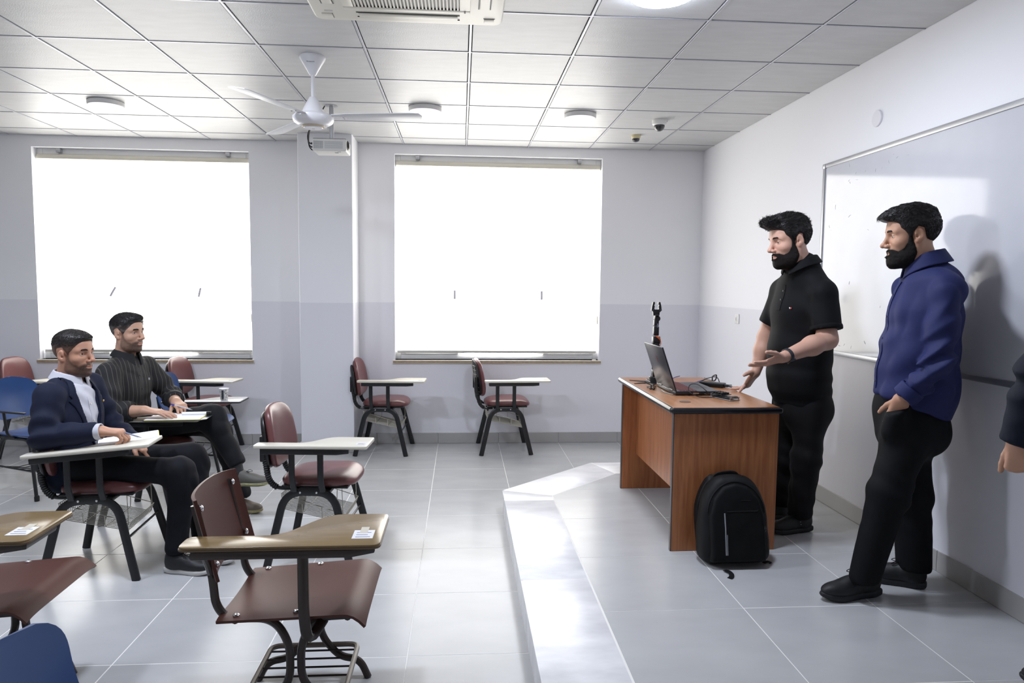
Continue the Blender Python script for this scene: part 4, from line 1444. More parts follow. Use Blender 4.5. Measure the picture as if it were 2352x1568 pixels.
def bag_pocket(P):
    q = bagloc(P)
    x, y, z = q[:, 0], q[:, 1], q[:, 2]
    e = s_poly2(x, z, [(-.135, .03), (.130, .03), (.128, .25), (.105, .33), (.06, .385), (0, .40), (-.06, .385), (-.11, .33), (-.133, .25)]) - .01
    d = bag_body(P)
    f_ = smax(d - .020 + .01 * np.clip((z - .2) / .2, 0, 1), e, .02)
    return smax(f_, y + .02, .01)
blob('front_pocket', bag_pocket, (-.22, -.20, 0), (.22, .12, .50), .006, M_BAG2, t, 1)
def onbag(x, z, off=.0):
    """a point on the pocket surface at bag-frame (x, z)."""
    ys = np.linspace(-.20, .05, 260)
    q = np.stack([np.full(260, x), ys, np.full(260, z)], 1) @ BR.T
    dd = np.minimum(bag_pocket(q), bag_body(q))
    i = int(np.argmax(dd < 0))
    return np.array([x, ys[i] - off, z]) @ BR.T
MB().tube([onbag(-.072 + .006 * (z - .05), z, .001) for z in np.linspace(.265, .06, 12)], .0035, 6).build('pocket_zip', M_ZIP, t)
MB().tube([onbag(-.064 + .012 * (z - .15), z, .001) for z in np.linspace(.16, .06, 8)], .0025, 6).build('zip_edge', M_ZIP, t)
MB().tube([onbag(x, .272 + .01 * x, .001) for x in np.linspace(-.06, .10, 12)], .0026, 6).build('pocket_seam', M_BAG, t)
MB().tube([onbag(.02 + .05 * k / 6, .325, .001) for k in range(7)], .002, 6).build('pocket_seam', M_BAG, t)
zp = [onbag(.148 * math.cos(a), .25 + .165 * math.sin(a), .0005) for a in np.linspace(PI * .98, PI * .02, 26)]
MB().tube(zp, .004, 6).build('main_zip', M_BAG, t)
MB().tube(zp[3:9], .0022, 6).build('zip_piping', M_ZIP, t)
p = onbag(.136, .20, .004)
MB().tube(spline([p, p + V3(.004, -.006, -.012), p + V3(.002, -.006, -.026), p + V3(-.003, -.004, -.012), p], 4), .0016, 6).build('zip_pull', M_CHROME, t)
def hp_(x, z, y):
    return np.array([x, y, z]) @ BR.T
MB().tube(spline([hp_(-.085, .405, .03), hp_(-.07, .440, .03), hp_(-.02, .452, .03), hp_(.03, .450, .03), hp_(.055, .42, .03)], 6), .007, 8, ry=.012, up=(0, 1, 0)).build('grab_handle', M_BAG, t)
for s in (-1, 1):
    MB().tube(spline([hp_(s * .06, .42, .07), hp_(s * .11, .40, .082), hp_(s * .160, .28, .080), hp_(s * .160, .12, .075), hp_(s * .150, .02, .055)], 6), .006, 8, ry=.024, up=(1, 0, 0)).build('shoulder_strap', M_BAG, t)
MB().tube(spline([(-.085, -.10, .006), (-.075, -.125, .010), (-.070, -.150, .006), (-.080, -.175, .003), (-.095, -.19, .0025)], 5), .0018, 6, ry=.013, up=(0, 0, 1)).build('strap_tail', M_BAG, t)
MB().tube(spline([(.15, -.02, .006), (.178, -.01, .008), (.19, -.02, .003)], 4), .002, 6, ry=.010, up=(0, 0, 1)).build('strap_tail', M_BAG, t)

# ------------------------------------------------------------------ cup and papers
t = thing('paper_cup', 'printed paper cup on the writing board of the blue chair', 'cup', (-1.862, 5.56, .646), DG(25))
def cup_mat():
    m = bpy.data.materials.new('printed_cup')
    m.use_nodes = True
    nt = m.node_tree
    b = nt.nodes['Principled BSDF']
    tc = nt.nodes.new('ShaderNodeTexCoord')
    br = nt.nodes.new('ShaderNodeTexBrick')
    br.inputs['Color1'].default_value = (*lin('#23242b'), 1)
    br.inputs['Color2'].default_value = (*lin('#e9e8e6'), 1)
    br.inputs['Mortar'].default_value = (*lin('#e9e8e6'), 1)
    br.inputs['Scale'].default_value = 60
    br.inputs['Mortar Size'].default_value = .03
    br.inputs['Bias'].default_value = -.1
    nt.links.new(tc.outputs['Object'], br.inputs['Vector'])
    mp = nt.nodes.new('ShaderNodeMapping')
    mp.inputs['Rotation'].default_value = (PI / 2, 0, 0)
    nt.links.new(tc.outputs['Object'], mp.inputs[0])
    nt.links.new(mp.outputs[0], br.inputs['Vector'])
    nt.links.new(br.outputs[0], b.inputs['Base Color'])
    b.inputs['Roughness'].default_value = .5
    return m
MB().lathe([(.026, 0), (.0275, .006), (.0345, .086)], 32).build('cup_wall', cup_mat(), t)
MB().lathe([(.0345, .085), (.0365, .088), (.0365, .091), (.0345, .092), (.033, .088)], 32).build('cup_rim', M_PAPER, t)
MB().rbox(-.021, -.006, -.0345, -.024, .01, .08, .002).build('dark_band', mat('cup_band', '#2c2e38', rough=.5), t)
# ------------------------------------------------------------------ people
def col_mat(name, rough=.5, bump=0.0, bscale=200, spec=.5, bstretch=(1, 1, 1), sheen=0.0):
    m = mat(name, '#808080', rough=rough, bump=bump, bscale=bscale, spec=spec, bstretch=bstretch, sheen=sheen)
    nt = m.node_tree
    a = nt.nodes.new('ShaderNodeVertexColor')
    a.layer_name = 'Col'
    nt.links.new(a.outputs['Color'], nt.nodes['Principled BSDF'].inputs['Base Color'])
    return m
M_SKIN = col_mat('skin', rough=.48, bump=.05, bscale=420, spec=.45)
M_HAIR = col_mat('hair', rough=.42, bump=.5, bscale=120, spec=.4)
M_BEARD = col_mat('beard', rough=.7, bump=.6, bscale=420, spec=.2)
M_EYEW = mat('eye_white', '#b9aea6', rough=.2)
M_IRIS = mat('eye_iris', '#1d120d', rough=.1)
M_BROW = mat('eyebrow_hair', '#15100f', rough=.8)

def A3(*v):
    return np.array(v, float)

def mirror(P):
    Q = P.copy()
    Q[:, 1] = np.abs(Q[:, 1])
    return Q

EYE = A3(.0665, .0325, .0)
def skull(P):
    d = s_ell(P, (-.012, 0, .036), (.098, .0755, .083))
    return smin(d, s_ell(P, (.030, 0, .032), (.055, .065, .062)), .03)

def head_core(P, jaw=1.0, lid=.0052):
    Pm = mirror(P)
    d = skull(P)
    d = smin(d, s_ell(P, (.030, 0, -.035), (.056, .058, .074)), .03)
    d = smin(d, s_chain(Pm, [(-.014, .055 * jaw, -.035), (-.002, .052 * jaw, -.080), (.044, .028 * jaw, -.107), (.064, .008, -.111)], [.016, .015, .014, .014]), .03)
    d = smin(d, s_ell(P, (.02, 0, -.08), (.052, .046 * jaw, .035)), .03)
    d = smin(d, s_ell(P, (.068, 0, -.108), (.018, .021, .016)), .02)
    d = smin(d, s_ell(Pm, (.052, .045, -.030), (.020, .018, .016)), .03)
    d = smin(d, s_cone(Pm, (.082, .008, .021), (.064, .049, .018), .009, .007), .02)
    d = smax(d, -s_ell(Pm, (.091, .034, -.001), (.021, .019, .012)), .016)
    d = smin(d, s_ell(P, (.068, 0, -.068), (.0225, .030, .026)), .02)
    d = smin(d, s_cone(P, (.084, 0, .010), (.107, 0, -.032), .0078, .0100), .013)
    d = smin(d, s_ell(P, (.1115, 0, -.037), (.0115, .0112, .0098)), .009)
    d = smin(d, s_ell(Pm, (.095, .0140, -.041), (.013, .0080, .0082)), .007)
    d = smax(d, -s_ell(Pm, (.102, .0066, -.0485), (.0065, .004, .004)), .004)
    d = smin(d, s_chain(Pm, [(.0905, 0, -.0665), (.086, .014, -.0690), (.076, .025, -.0730)], [.0058, .005, .003]), .005)
    d = smin(d, s_chain(Pm, [(.0890, 0, -.0785), (.0845, .013, -.0780), (.076, .024, -.0745)], [.0070, .0058, .003]), .005)
    d = smax(d, -s_chain(Pm, [(.0965, 0, -.0722), (.0905, .014, -.0730), (.081, .026, -.0742)], [.0020, .0018, .0012]), .003)
    lids = smax(s_ell(Pm, EYE, (.0146, .0152, .0142)), -s_ell(Pm, EYE + A3(.013, .0, -.0012), (.013, .0130, lid)), .002)
    d = smin(d, lids, .005)
    R = np.array(Matrix.Rotation(math.radians(14), 3, 'Y'))
    ear = s_ell(Pm, (-.016, .0785, -.006), (.019, .0080, .0295), R)
    ear = smin(ear, s_ell(Pm, (-.009, .076, -.031), (.009, .007, .009)), .008)
    ear = smax(ear, -s_ell(Pm, (-.014, .0885, -.002), (.0120, .0070, .0200), R), .004)
    ear = smax(ear, -s_ell(Pm, (-.006, .083, -.012), (.006, .008, .008), R), .003)
    d = smin(d, ear, .006)
    return d

def head_neck(P, jaw=1.0, lid=.0052, nk=.056):
    d = head_core(P, jaw, lid)
    return smin(d, s_loft(P, [((-.020, 0, -.060), (0, 1, 0), nk * .95, (1, 0, 0), nk), ((-.050, 0, -.20), (0, 1, 0), nk * 1.12, (1, 0, 0), nk * 1.1), ((-.040, 0, -.245), (0, 1, 0), nk * 1.22, (1, 0, 0), nk * 1.15)]), .03)

HAIR_POLY = [(.098, .066), (.072, .060), (.056, .050), (.050, .030), (.036, .016), (.026, .000), (.022, -.026), (.006, -.026), (.004, .008), (-.014, .030), (-.036, .022), (-.044, -.012), (-.050, -.048), (-.062, -.078), (-.15, -.085), (-.18, .05), (-.10, .20), (.10, .20), (.19, .13)]
BEARD_POLY = [(.022, .000), (.027, -.030), (.042, -.056), (.062, -.066), (.080, -.056), (.094, -.052), (.13, -.052), (.13, -.16), (.03, -.155), (.006, -.118), (-.006, -.080), (.004, -.03), (.008, .0)]

HAIR_POLY2 = [(.100, .070), (.082, .066), (.073, .054), (.066, .034), (.054, .018), (.042, .002), (.036, -.030), (.004, -.030), (.002, .006), (-.014, .030), (-.036, .022), (-.046, -.014), (-.054, -.052), (-.066, -.088), (-.15, -.095), (-.18, .05), (-.10, .20), (.10, .20), (.19, .13)]

def srgb(h):
    return np.array(lin(h))

class Person:
    def __init__(self, label, base, hc, hf, hup, s):
        self.base = np.asarray(base, float)
        self.root = thing('person', label, 'person', base)
        f = norm(hf)
        u = norm(np.asarray(hup, float) - f * np.dot(hup, f))
        l = np.cross(u, f)
        self.H = np.stack([f, l, u])                      # rows: local axes in world
        self.hc, self.s = np.asarray(hc, float), s
    def hw(self, V):
        return self.hc + self.s * (np.asarray(V) @ self.H)
    def hl(self, P):
        return ((P - self.hc) @ self.H.T) / self.s
    def put(self, name, parts, material, color=None, parent=None, local=False):
        parts = [((self.hw(V) if local else V) - self.base, Q) for V, Q in parts]
        return link(name, np_mesh(name, parts, material, color), parent or self.root)
    def piece(self, name, f, lo, hi, h, material, color=None, it=1, parent=None, local=False):
        V, Q = nets(f, lo, hi, h)
        V = smooth_mesh(V, Q, it)
        cf = None
        if color is not None:
            C = color(V)
            cf = lambda _: C
        return self.put(name, [(V, Q)], material, cf, parent, local)
    def mb(self, name, mb, material, parent=None, local=False):
        mb.V = [tuple((self.hw(np.array(p)) if local else np.array(p)) - self.base) for p in mb.V]
        return mb.build(name, material, parent or self.root, 50)

def vnormals(V, Q):
    n = np.cross(V[Q[:, 2]] - V[Q[:, 0]], V[Q[:, 3]] - V[Q[:, 1]])
    N = np.zeros_like(V)
    for k in range(4):
        np.add.at(N, Q[:, k], n)
    return N / (np.linalg.norm(N, axis=1)[:, None] + 1e-12)

def strands(V, Q, flow, n, length, rad, lift, seed, keep=None, curv=.085):
    """thin tapered locks lying on a surface; returns vertices and quads."""
    rs = np.random.RandomState(seed)
    N = vnormals(V, Q)
    idx = np.arange(len(V)) if keep is None else np.where(keep(V))[0]
    idx = idx[rs.randint(0, len(idx), n)]
    v, nn = V[idx], N[idx]
    T = flow(v) + rs.normal(size=(n, 3)) * .28
    T = T - nn * (T * nn).sum(1)[:, None]
    T = T / (np.linalg.norm(T, axis=1)[:, None] + 1e-9)
    B = np.cross(nn, T)
    L_ = (length(v) if callable(length) else length) * rs.uniform(.6, 1.25, n)
    bend = rs.normal(size=n) * .25
    K = 5
    out = []
    for k in range(K):
        t = k / (K - 1)
        p = v + T * (L_ * t)[:, None] + B * (bend * L_ * t * t)[:, None] + nn * (lift * np.sin(PI * min(t * .9, 1)) - .0015 - .85 * (L_ * t) ** 2 / (2 * curv))[:, None]
        r = rad * (1 - .85 * t ** 1.5)
        for a in range(4):
            out.append(p + (B * math.cos(a * PI / 2) + nn * math.sin(a * PI / 2)) * r)
    W = np.stack(out, 1).reshape(-1, 3)
    base = (np.arange(n) * K * 4)[:, None]
    q = []
    for k in range(K - 1):
        for a in range(4):
            q.append([k * 4 + a, k * 4 + (a + 1) % 4, (k + 1) * 4 + (a + 1) % 4, (k + 1) * 4 + a])
    QQ = (base[:, :, None] + np.array(q).reshape(1, -1, 4)).reshape(-1, 4)
    return W, QQ

def crease(P, d, f, o=0):
    d = norm(d)
    Pc = P - .78 * (P @ d)[:, None] * d
    return .45 - np.abs(wob(Pc, f, 4, o)) * 1.6

def make_head(pr, skin, hairfn, beard=None, stubble=0.0, jaw=1.0, lid=.0052, gaze=(1, 0, 0), hair_col='#151112', hair_var=.25, grey=0.0, nk=.056, brow=.0042, hair_poly=HAIR_POLY, beard_th=None, flow=None, slen=.02, nstr=2600, srad=.0013, slift=.002, fade=0.0, taper=.004, low=-.27):
    """returns the skin part (V, Q, colours) of the head and adds eyes, brows, hair and beard as children."""
    lo, hi = (-.14, -.105, low), (.14, .105, .135)
    V, Q = nets(lambda P: head_neck(P, jaw, lid, nk), lo, hi, .0024)
    V = smooth_mesh(V, Q, 1, .4)
    sk = srgb(skin)
    C = np.tile(sk, (len(V), 1))
    Vm = mirror(V)
    def blend(mask, c):
        nonlocal C
        C = C * (1 - mask[:, None]) + np.asarray(c) * mask[:, None]
    lips = np.clip(1 - np.minimum(s_chain(Vm, [(.0905, 0, -.0665), (.086, .014, -.069), (.077, .025, -.073)], [.0052, .0045, .002]),
                                  s_chain(Vm, [(.089, 0, -.0785), (.0845, .013, -.078), (.077, .024, -.0745)], [.0062, .005, .002])) / .0025, 0, 1)
    redm = np.clip(1 - s_ell(V, (.105, 0, -.036), (.02, .02, .014)) / .02, 0, 1) * .2 + np.clip(1 - np.abs(s_ell(Vm, (-.012, .08, -.008), (.024, .014, .036))) / .012, 0, 1) * .35
    blend(redm, sk * A3(1.02, .80, .76))
    if stubble:
        e = s_poly2(V[:, 0], V[:, 2], BEARD_POLY)
        m_ = np.clip(.5 - e / .012, 0, 1)
        m_ = np.minimum(m_, np.clip((s_ell(V, (.088, 0, -.0725), (.012, .020, .0105))) / .003, 0, 1))
        m_ *= (.9 + .1 * wob(V, 260, 6)) * (.78 + .22 * np.clip((V[:, 0] - .03) / .03, 0, 1))
        blend(np.clip(m_ * stubble, 0, 1), srgb('#231a17'))
    blend(lips * .7, sk * A3(.80, .52, .52))
    skin_part = (pr.hw(V), Q, C)
    # eyes
    for s in (1, -1):
        c = EYE * A3(1, s, 1)
        o = pr.mb('eye', MB().ell(c, (.0126, .0126, .0126), 18), M_EYEW, local=True)
        g = norm(gaze)
        pr.mb('iris', MB().ell(c + g * .0080, (.0062, .0062, .0062), 14), M_IRIS, o, local=True)
        bc_ = [(.092, s * .011, .0190), (.091, s * .024, .0228), (.083, s * .040, .0225), (.070, s * .051, .0160)]
        pr.piece('eyebrow', lambda P, bc_=bc_: smax(s_chain(P, bc_, [brow * .8, brow * 1.1, brow * 1.0, brow * .5]), head_core(P, jaw, lid) - .0026 - .0008 * wob(P, 300, 5), .0015), A3(.055, min(s * .0, s * .062), .004), A3(.105, max(s * .0, s * .062), .034), .0017, M_BROW, None, 0, None, True)
    hc_ = srgb(hair_col)
    def hcol(W):
        k = .5 + .5 * wob(W, 120, 6, 2)
        c = hc_[None] * (1 - hair_var + 2 * hair_var * k[:, None])
        if grey:
            side = np.clip((.075 - W[:, 2]) / .05, 0, 1) * np.clip((k - .35) * 2.2, 0, 1)
            c = c * (1 - grey * side[:, None]) + srgb('#8b8986') * grey * side[:, None]
        return c
    def hair_f(P):
        e = s_poly2(P[:, 0], P[:, 2], hair_poly)
        d = hairfn(P) + taper * np.clip(1 + e / .024, 0, 1) ** 1.3
        return smax(d, e, .008)
    def hcol2(W):
        c = hcol(W)
        if fade:
            k = np.clip((.062 - W[:, 2]) / .05, 0, 1)[:, None] * fade
            c = c * (1 - k) + sk * .62 * k
        return c
    Vh, Qh = nets(hair_f, (-.15, -.12, -.11), (.17, .12, .17), .0026)
    Vh = smooth_mesh(Vh, Qh, 1)
    Ch = hcol2(Vh)
    ho = pr.put('hair', [(Vh, Qh)], M_HAIR, lambda _: Ch, None, True)
    if flow is not None:
        Ws, Qs = strands(Vh, Qh, flow, nstr, slen, srad, slift, 4, lambda v: (skull(v) > .002) & (s_poly2(v[:, 0], v[:, 2], hair_poly) < (-.012 if fade else -.004)) & (v[:, 2] > (.045 if fade else -1)))
        Cs = np.repeat(hc_[None] * np.random.RandomState(2).uniform(.5, 1.6, len(Ws) // 20)[:, None], 20, 0)
        tag(pr.put('hair_locks', [(Ws, Qs)], M_HAIR, lambda _: Cs, ho, True), kind='stuff')
    if beard:
        def beard_f(P):
            e = s_poly2(P[:, 0], P[:, 2], BEARD_POLY)
            th = beard_th(P) if beard_th else .006
            edge = np.clip(-e / .02, 0, 1)
            d = head_neck(P, jaw, lid, nk) - th * edge ** .6 + .0012 * wob(P, 240, 6, 4)
            d = smax(d, e, .004)
            d = smax(d, -s_ell(P, (.094, 0, -.0735), (.024, .0225, .0098)), .004)
            return smax(d, -head_neck(P, jaw, lid, nk) - .006, 0)
        bc = srgb(beard)
        Vb, Qb = nets(beard_f, (-.04, -.09, -.17), (.125, .09, .02), .0026)
        Vb = smooth_mesh(Vb, Qb, 1)
        Cb = bc[None] * (.75 + .5 * (.5 + .5 * wob(Vb, 200, 6))[:, None])
        bo = pr.put('beard', [(Vb, Qb)], M_BEARD, lambda _: Cb, None, True)
        Ws, Qs = strands(Vb, Qb, lambda v: np.tile(A3(.25, 0, -1), (len(v), 1)), 1500, .009, .0009, .0012, 9, lambda v: head_neck(v, jaw, lid, nk) > .001)
        Cs = np.tile(bc, (len(Ws), 1))
        tag(pr.put('beard_hairs', [(Ws, Qs)], M_BEARD, lambda _: Cs, bo, True), kind='stuff')
    return skin_part

def hand_chains(w, d, n, t, s=1.0, curls=(.3, .4, .3), spread=.06, thumb=(.75, .62, .2), tcurl=.4, each=None):
    """finger chains: wrist w, finger direction d, palm normal n, thumb side t."""
    w = np.asarray(w, float)
    d = norm(d)
    n = norm(np.asarray(n) - d * np.dot(n, d))
    t_ = np.cross(d, n)
    t = t_ if np.dot(t_, t) > 0 else -t_
    palm, fing = [], []
    off = (.030, .010, -.011, -.030)
    kd = (.088, .092, .087, .079)
    ln = ((.042, .026, .021), (.046, .029, .022), (.043, .027, .021), (.034, .020, .019))
    for i in range(4):
        kn = w + s * (d * kd[i] + t * off[i])
        palm.append(([w + s * (d * .004 + t * off[i] * .55), kn], [.0145 * s, .0128 * s]))
        c = each[i] if each else curls
        a = 0
        p = [kn]
        dr = norm(d + t * spread * (1.5 - i) / 1.5)
        for q in range(3):
            a += c[q]
            p.append(p[-1] + s * ln[i][q] * (dr * math.cos(a) + n * math.sin(a)))
        r0 = .0096 if i < 3 else .0084
        fing.append((p, [r0 * s, r0 * .93 * s, r0 * .84 * s, r0 * .72 * s]))
    p0 = w + s * (d * .020 + t * .022 + n * .006)
    dr = norm(d * thumb[0] + t * thumb[1] + n * thumb[2])
    p1 = p0 + s * .044 * dr
    dr2 = norm(dr + d * tcurl)
    p2 = p1 + s * .033 * dr2
    p3 = p2 + s * .026 * norm(dr2 + d * tcurl * .5)
    fing.append(([p0, p1, p2, p3], [.0160 * s, .0125 * s, .0108 * s, .0085 * s]))
    return palm, fing

def arm_f(P, pts, rad, hand):
    palm, fing = hand
    d = s_chain(P, pts, rad, .03)
    for c, r in palm:
        d = smin(d, s_chain(P, c, r), .020)
    f = None
    for c, r in fing:
        e = s_chain(P, c, r, .004)
        f = e if f is None else np.minimum(f, e)
    return smin(d, f, .007)

def bounds(pts, m_):
    a = np.array(pts)
    return a.min(0) - m_, a.max(0) + m_

def skin_cols(V, base):
    c = srgb(base)
    k = .5 + .5 * wob(V, 70, 5, 3)
    return c[None] * (.95 + .1 * k[:, None]) * (1 + (k[:, None] - .5) * A3(.0, -.06, -.06))

def arm_part(pr, pts, rad, hand, skin, h=.0032):
    allp = list(pts) + [q for c, _ in hand[0] + hand[1] for q in c]
    lo, hi = bounds(allp, .07)
    V, Q = nets(lambda P: arm_f(P, pts, rad, hand), lo, hi, h)
    V = smooth_mesh(V, Q, 1, .4)
    return V, Q, skin_cols(V, skin)

def body_object(pr, parts, under):
    """one skin mesh: head, arms and hands, and the trunk and legs under the clothes."""
    V, Q = under
    c = np.tile(srgb('#b08a75'), (len(V), 1))
    allp = parts + [(V, Q, c)]
    C = np.concatenate([p[2] for p in allp])
    return pr.put('body', [(p[0], p[1]) for p in allp], M_SKIN, lambda _: C)

def axes(F):
    F = norm(F)
    return F, np.cross(V3(0, 0, 1), F)                     # front, left

def plane(P, p0, n):
    return (P - np.asarray(p0)) @ norm(n)

def fold(P, a, b, f, slant, ph=0.0):
    """fold ripples across a limb a->b."""
    a, b = np.asarray(a, float), np.asarray(b, float)
    ax = norm(b - a)
    o = norm(np.cross(ax, A3(.3, .5, .8)))
    t = (P - a) @ ax
    x = f * (t + slant * ((P - a) @ o)) + ph
    return .5 * np.sin(x) + .8 * (np.abs(np.sin(x * .5 + .6)) * 2 - 1.27)

def near(P, c, r):
    return np.exp(-((P - np.asarray(c)) ** 2).sum(1) / (r * r))

def collar_f(P, c, up, F, R0, flare, h, gap, drop, th=.0035, back=0.0):
    up = norm(up)
    F = norm(np.asarray(F) - up * np.dot(F, up))
    L = np.cross(up, F)
    q = P - np.asarray(c)
    z = q @ up
    x, y = q @ F, q @ L
    r = np.sqrt(x * x + y * y) + 1e-9
    ang = np.abs(np.arctan2(y, x))
    fr = np.clip(1 - ang / 1.5, 0, 1)
    top = h * (1 - .35 * fr) + back * (1 - fr)
    bot = -drop * fr ** 1.6
    rt = R0 + flare * np.clip(top - z, 0, 1)
    d = np.abs(r - rt) - th
    d = smax(d, np.maximum(z - top, bot - z), .004)
    return smax(d, (gap - ang) * r, .002)

def trouser_f(P, st, legs, hems, k=.06):
    d = s_loft(P, st, .04)
    l = None
    for pts, rad in legs:
        e = s_chain(P, pts, rad, .05)
        l = e if l is None else smin(l, e, .012)
    d = smin(d, l, k)
    return d

def shoe(pr, heel, toe_dir, pitch=0.0, length=.29, upper='#111214', sole='#16171a', lace='#0d0d0e', roll=0.0, sole2=None, up_hint=(0, 0, 1)):
    """heel: ground point under the back of the heel."""
    d = norm(toe_dir)
    u = norm(np.asarray(up_hint, float) - d * np.dot(up_hint, d))
    l = np.cross(u, d)
    k = length / .29
    M = np.stack([d, l, u])
    heel = np.asarray(heel, float)
    W = lambda V: heel + k * (V @ M)
    out = [(0, .0), (.004, .026), (.05, .034), (.11, .034), (.17, .043), (.215, .046), (.262, .034), (.286, .012), (.29, 0), (.286, -.012), (.262, -.032), (.215, -.042), (.17, -.040), (.11, -.032), (.05, -.033), (.004, -.026)]
    def sole_f(P):
        e = s_poly2(P[:, 0], P[:, 1], out)
        x = P[:, 0]
        spring = .020 * np.clip((x - .19) / .10, 0, 1) ** 2 + .008 * np.clip((.05 - x) / .05, 0, 1) ** 2
        z = P[:, 2]
        dz = np.maximum(spring - z, z - (.030 + .5 * spring + .004 * np.clip((.1 - x) / .1, 0, 1)))
        return smax(e, dz, .010)
    def up_f(P):
        d_ = s_ell(P, (.048, 0, .058), (.046, .033, .052))
        d_ = smin(d_, s_ell(P, (.115, 0, .056), (.075, .036, .042)), .04)
        d_ = smin(d_, s_ell(P, (.205, .001, .042), (.078, .042, .032)), .04)
        d_ = smin(d_, s_cone(P, (.075, 0, .075), (.055, 0, .105), .037, .039), .03)
        d_ = smax(d_, .018 - P[:, 2], .006)
        d_ = smax(d_, P[:, 2] - .112, .006)
        return d_ + .0008 * wob(P, 90, 4)
    V, Q = nets(up_f, (-.02, -.07, .0), (.31, .07, .14), .0042)
    V = smooth_mesh(V, Q, 1)
    o = pr.put('shoe', [(W(V), Q)], mat('shoe_' + upper, upper, rough=.55, bump=.15, bscale=260))
    V, Q = nets(sole_f, (-.02, -.07, -.02), (.32, .07, .07), .0045)
    V = smooth_mesh(V, Q, 1)
    pr.put('sole', [(W(V), Q)], mat('sole_' + sole, sole, rough=.6), parent=o)
    if sole2:
        V2, Q2 = nets(lambda P: smax(sole_f(P) - .0012, np.abs(P[:, 2] - .019) - .005, .002), (-.02, -.07, -.02), (.32, .07, .07), .0045)
        pr.put('sole_stripe', [(W(smooth_mesh(V2, Q2, 1)), Q2)], mat('stripe_' + sole2, sole2, rough=.6), parent=o)
    for j in range(4):
        x = .105 + .022 * j
        z = .098 - .0115 * j
        b = MB().tube(spline([(x, -.026, z - .012), (x + .006, -.012, z), (x + .006, .012, z), (x, .026, z - .012)], 4), .0024, 6)
        b.V = [tuple(W(np.array(p))) for p in b.V]
        pr.mb('lace', b, mat('lace_' + lace, lace, rough=.8), o)
    b = MB().tube(spline([(.115, 0, .100), (.125, -.022, .112), (.145, -.026, .102), (.118, -.004, .102), (.128, .020, .112), (.148, .022, .100), (.118, .002, .102)], 5), .0018, 6)
    b.V = [tuple(W(np.array(p))) for p in b.V]
    pr.mb('lace_bow', b, MATS['lace_' + lace], o)
    return o, W

def fabric(name, color, rough=.8, bump=.12, bscale=500, sheen=.2, var=0.04):
    return mat(name, color, rough=rough, bump=bump, bscale=bscale, sheen=0.0, var=var, vscale=5, spec=.18)

def under_body(st, limbs, h=.014):
    pts = [s[0] for s in st] + [p for c, _ in limbs for p in c]
    lo, hi = bounds(pts, .2)
    def f(P):
        d = s_loft(P, st, .05)
        for c, r in limbs:
            d = smin(d, s_chain(P, c, r, .03), .04)
        return d
    V, Q = nets(f, lo, hi, h)
    return smooth_mesh(V, Q, 1), Q

def lerp(a, b, t):
    return np.asarray(a, float) * (1 - t) + np.asarray(b, float) * t

UP = V3(0, 0, 1)

# ================================================================== man in the black polo shirt
J = dict(neck=A3(1.945, 3.818, 1.69), headc=A3(1.838, 3.800, 1.834), chest=A3(1.960, 3.850, 1.421), waist=A3(1.955, 3.860, 1.118), pelvis=A3(1.985, 3.870, 0.963),
         Ls=A3(1.980, 3.670, 1.545), Le=A3(1.985, 3.610, 1.290), Lw=A3(1.690, 3.500, 1.205), Rs=A3(1.925, 4.03, 1.555), Re=A3(1.872, 4.12, 1.263), Rw=A3(1.806, 4.10, 1.050),
         Lh=A3(2.005, 3.78, .952), Lk=A3(1.975, 3.765, .590), La=A3(1.962, 3.79, .25), Rh=A3(1.982, 3.97, .921), Rk=A3(1.965, 3.985, .548), Ra=A3(1.955, 4.02, .25))
pr = Person('bearded man in a black polo shirt gesturing behind the desk', (1.96, 3.88, HP), J['headc'], (-.985, -.06, -.17), (-.16, .02, 1), 1.10)
F, L = axes((-.985, -.17, 0))
def hair_polo(P):
    d = skull(P) - .010
    d = smin(d, s_ell(P, (.005, 0, .085), (.092, .068, .052)), .03)
    d = smin(d, s_ell(P, (.070, .0, .100), (.058, .054, .032), np.array(Matrix.Rotation(math.radians(-6), 3, 'Y'))), .02)
    d = smin(d, s_ell(P, (.104, .004, .094), (.024, .040, .022)), .02)
    strand = np.sin(P[:, 1] * 330 + 4 * wob(P, 40, 4) + P[:, 0] * 90) * .0026 + .003 * wob(P, 90, 5)
    return d + strand * np.clip((P[:, 2] - .03) / .05, .25, 1)
def flow_polo(v):
    f = np.tile(A3(-1, .15, .10), (len(v), 1))
    fr = v[:, 0] > .062
    f[fr] = A3(.8, .25, .35)
    sd = v[:, 2] < .045
    f[sd] = A3(-.55, 0, -.8)
    return f
hd = make_head(pr, '#cb9f8a', hair_polo, low=-.205, flow=flow_polo, slen=lambda v: .016 + .014 * np.clip((v[:, 2] - .04) / .06, 0, 1), nstr=3200, srad=.0014, slift=.0035, beard='#17110f', stubble=.9, jaw=1.08, gaze=(.93, .05, -.30), lid=.0045, nk=.062, beard_th=lambda P: .0045 + .006 * np.clip((-P[:, 2] - .07) / .05, 0, 1))
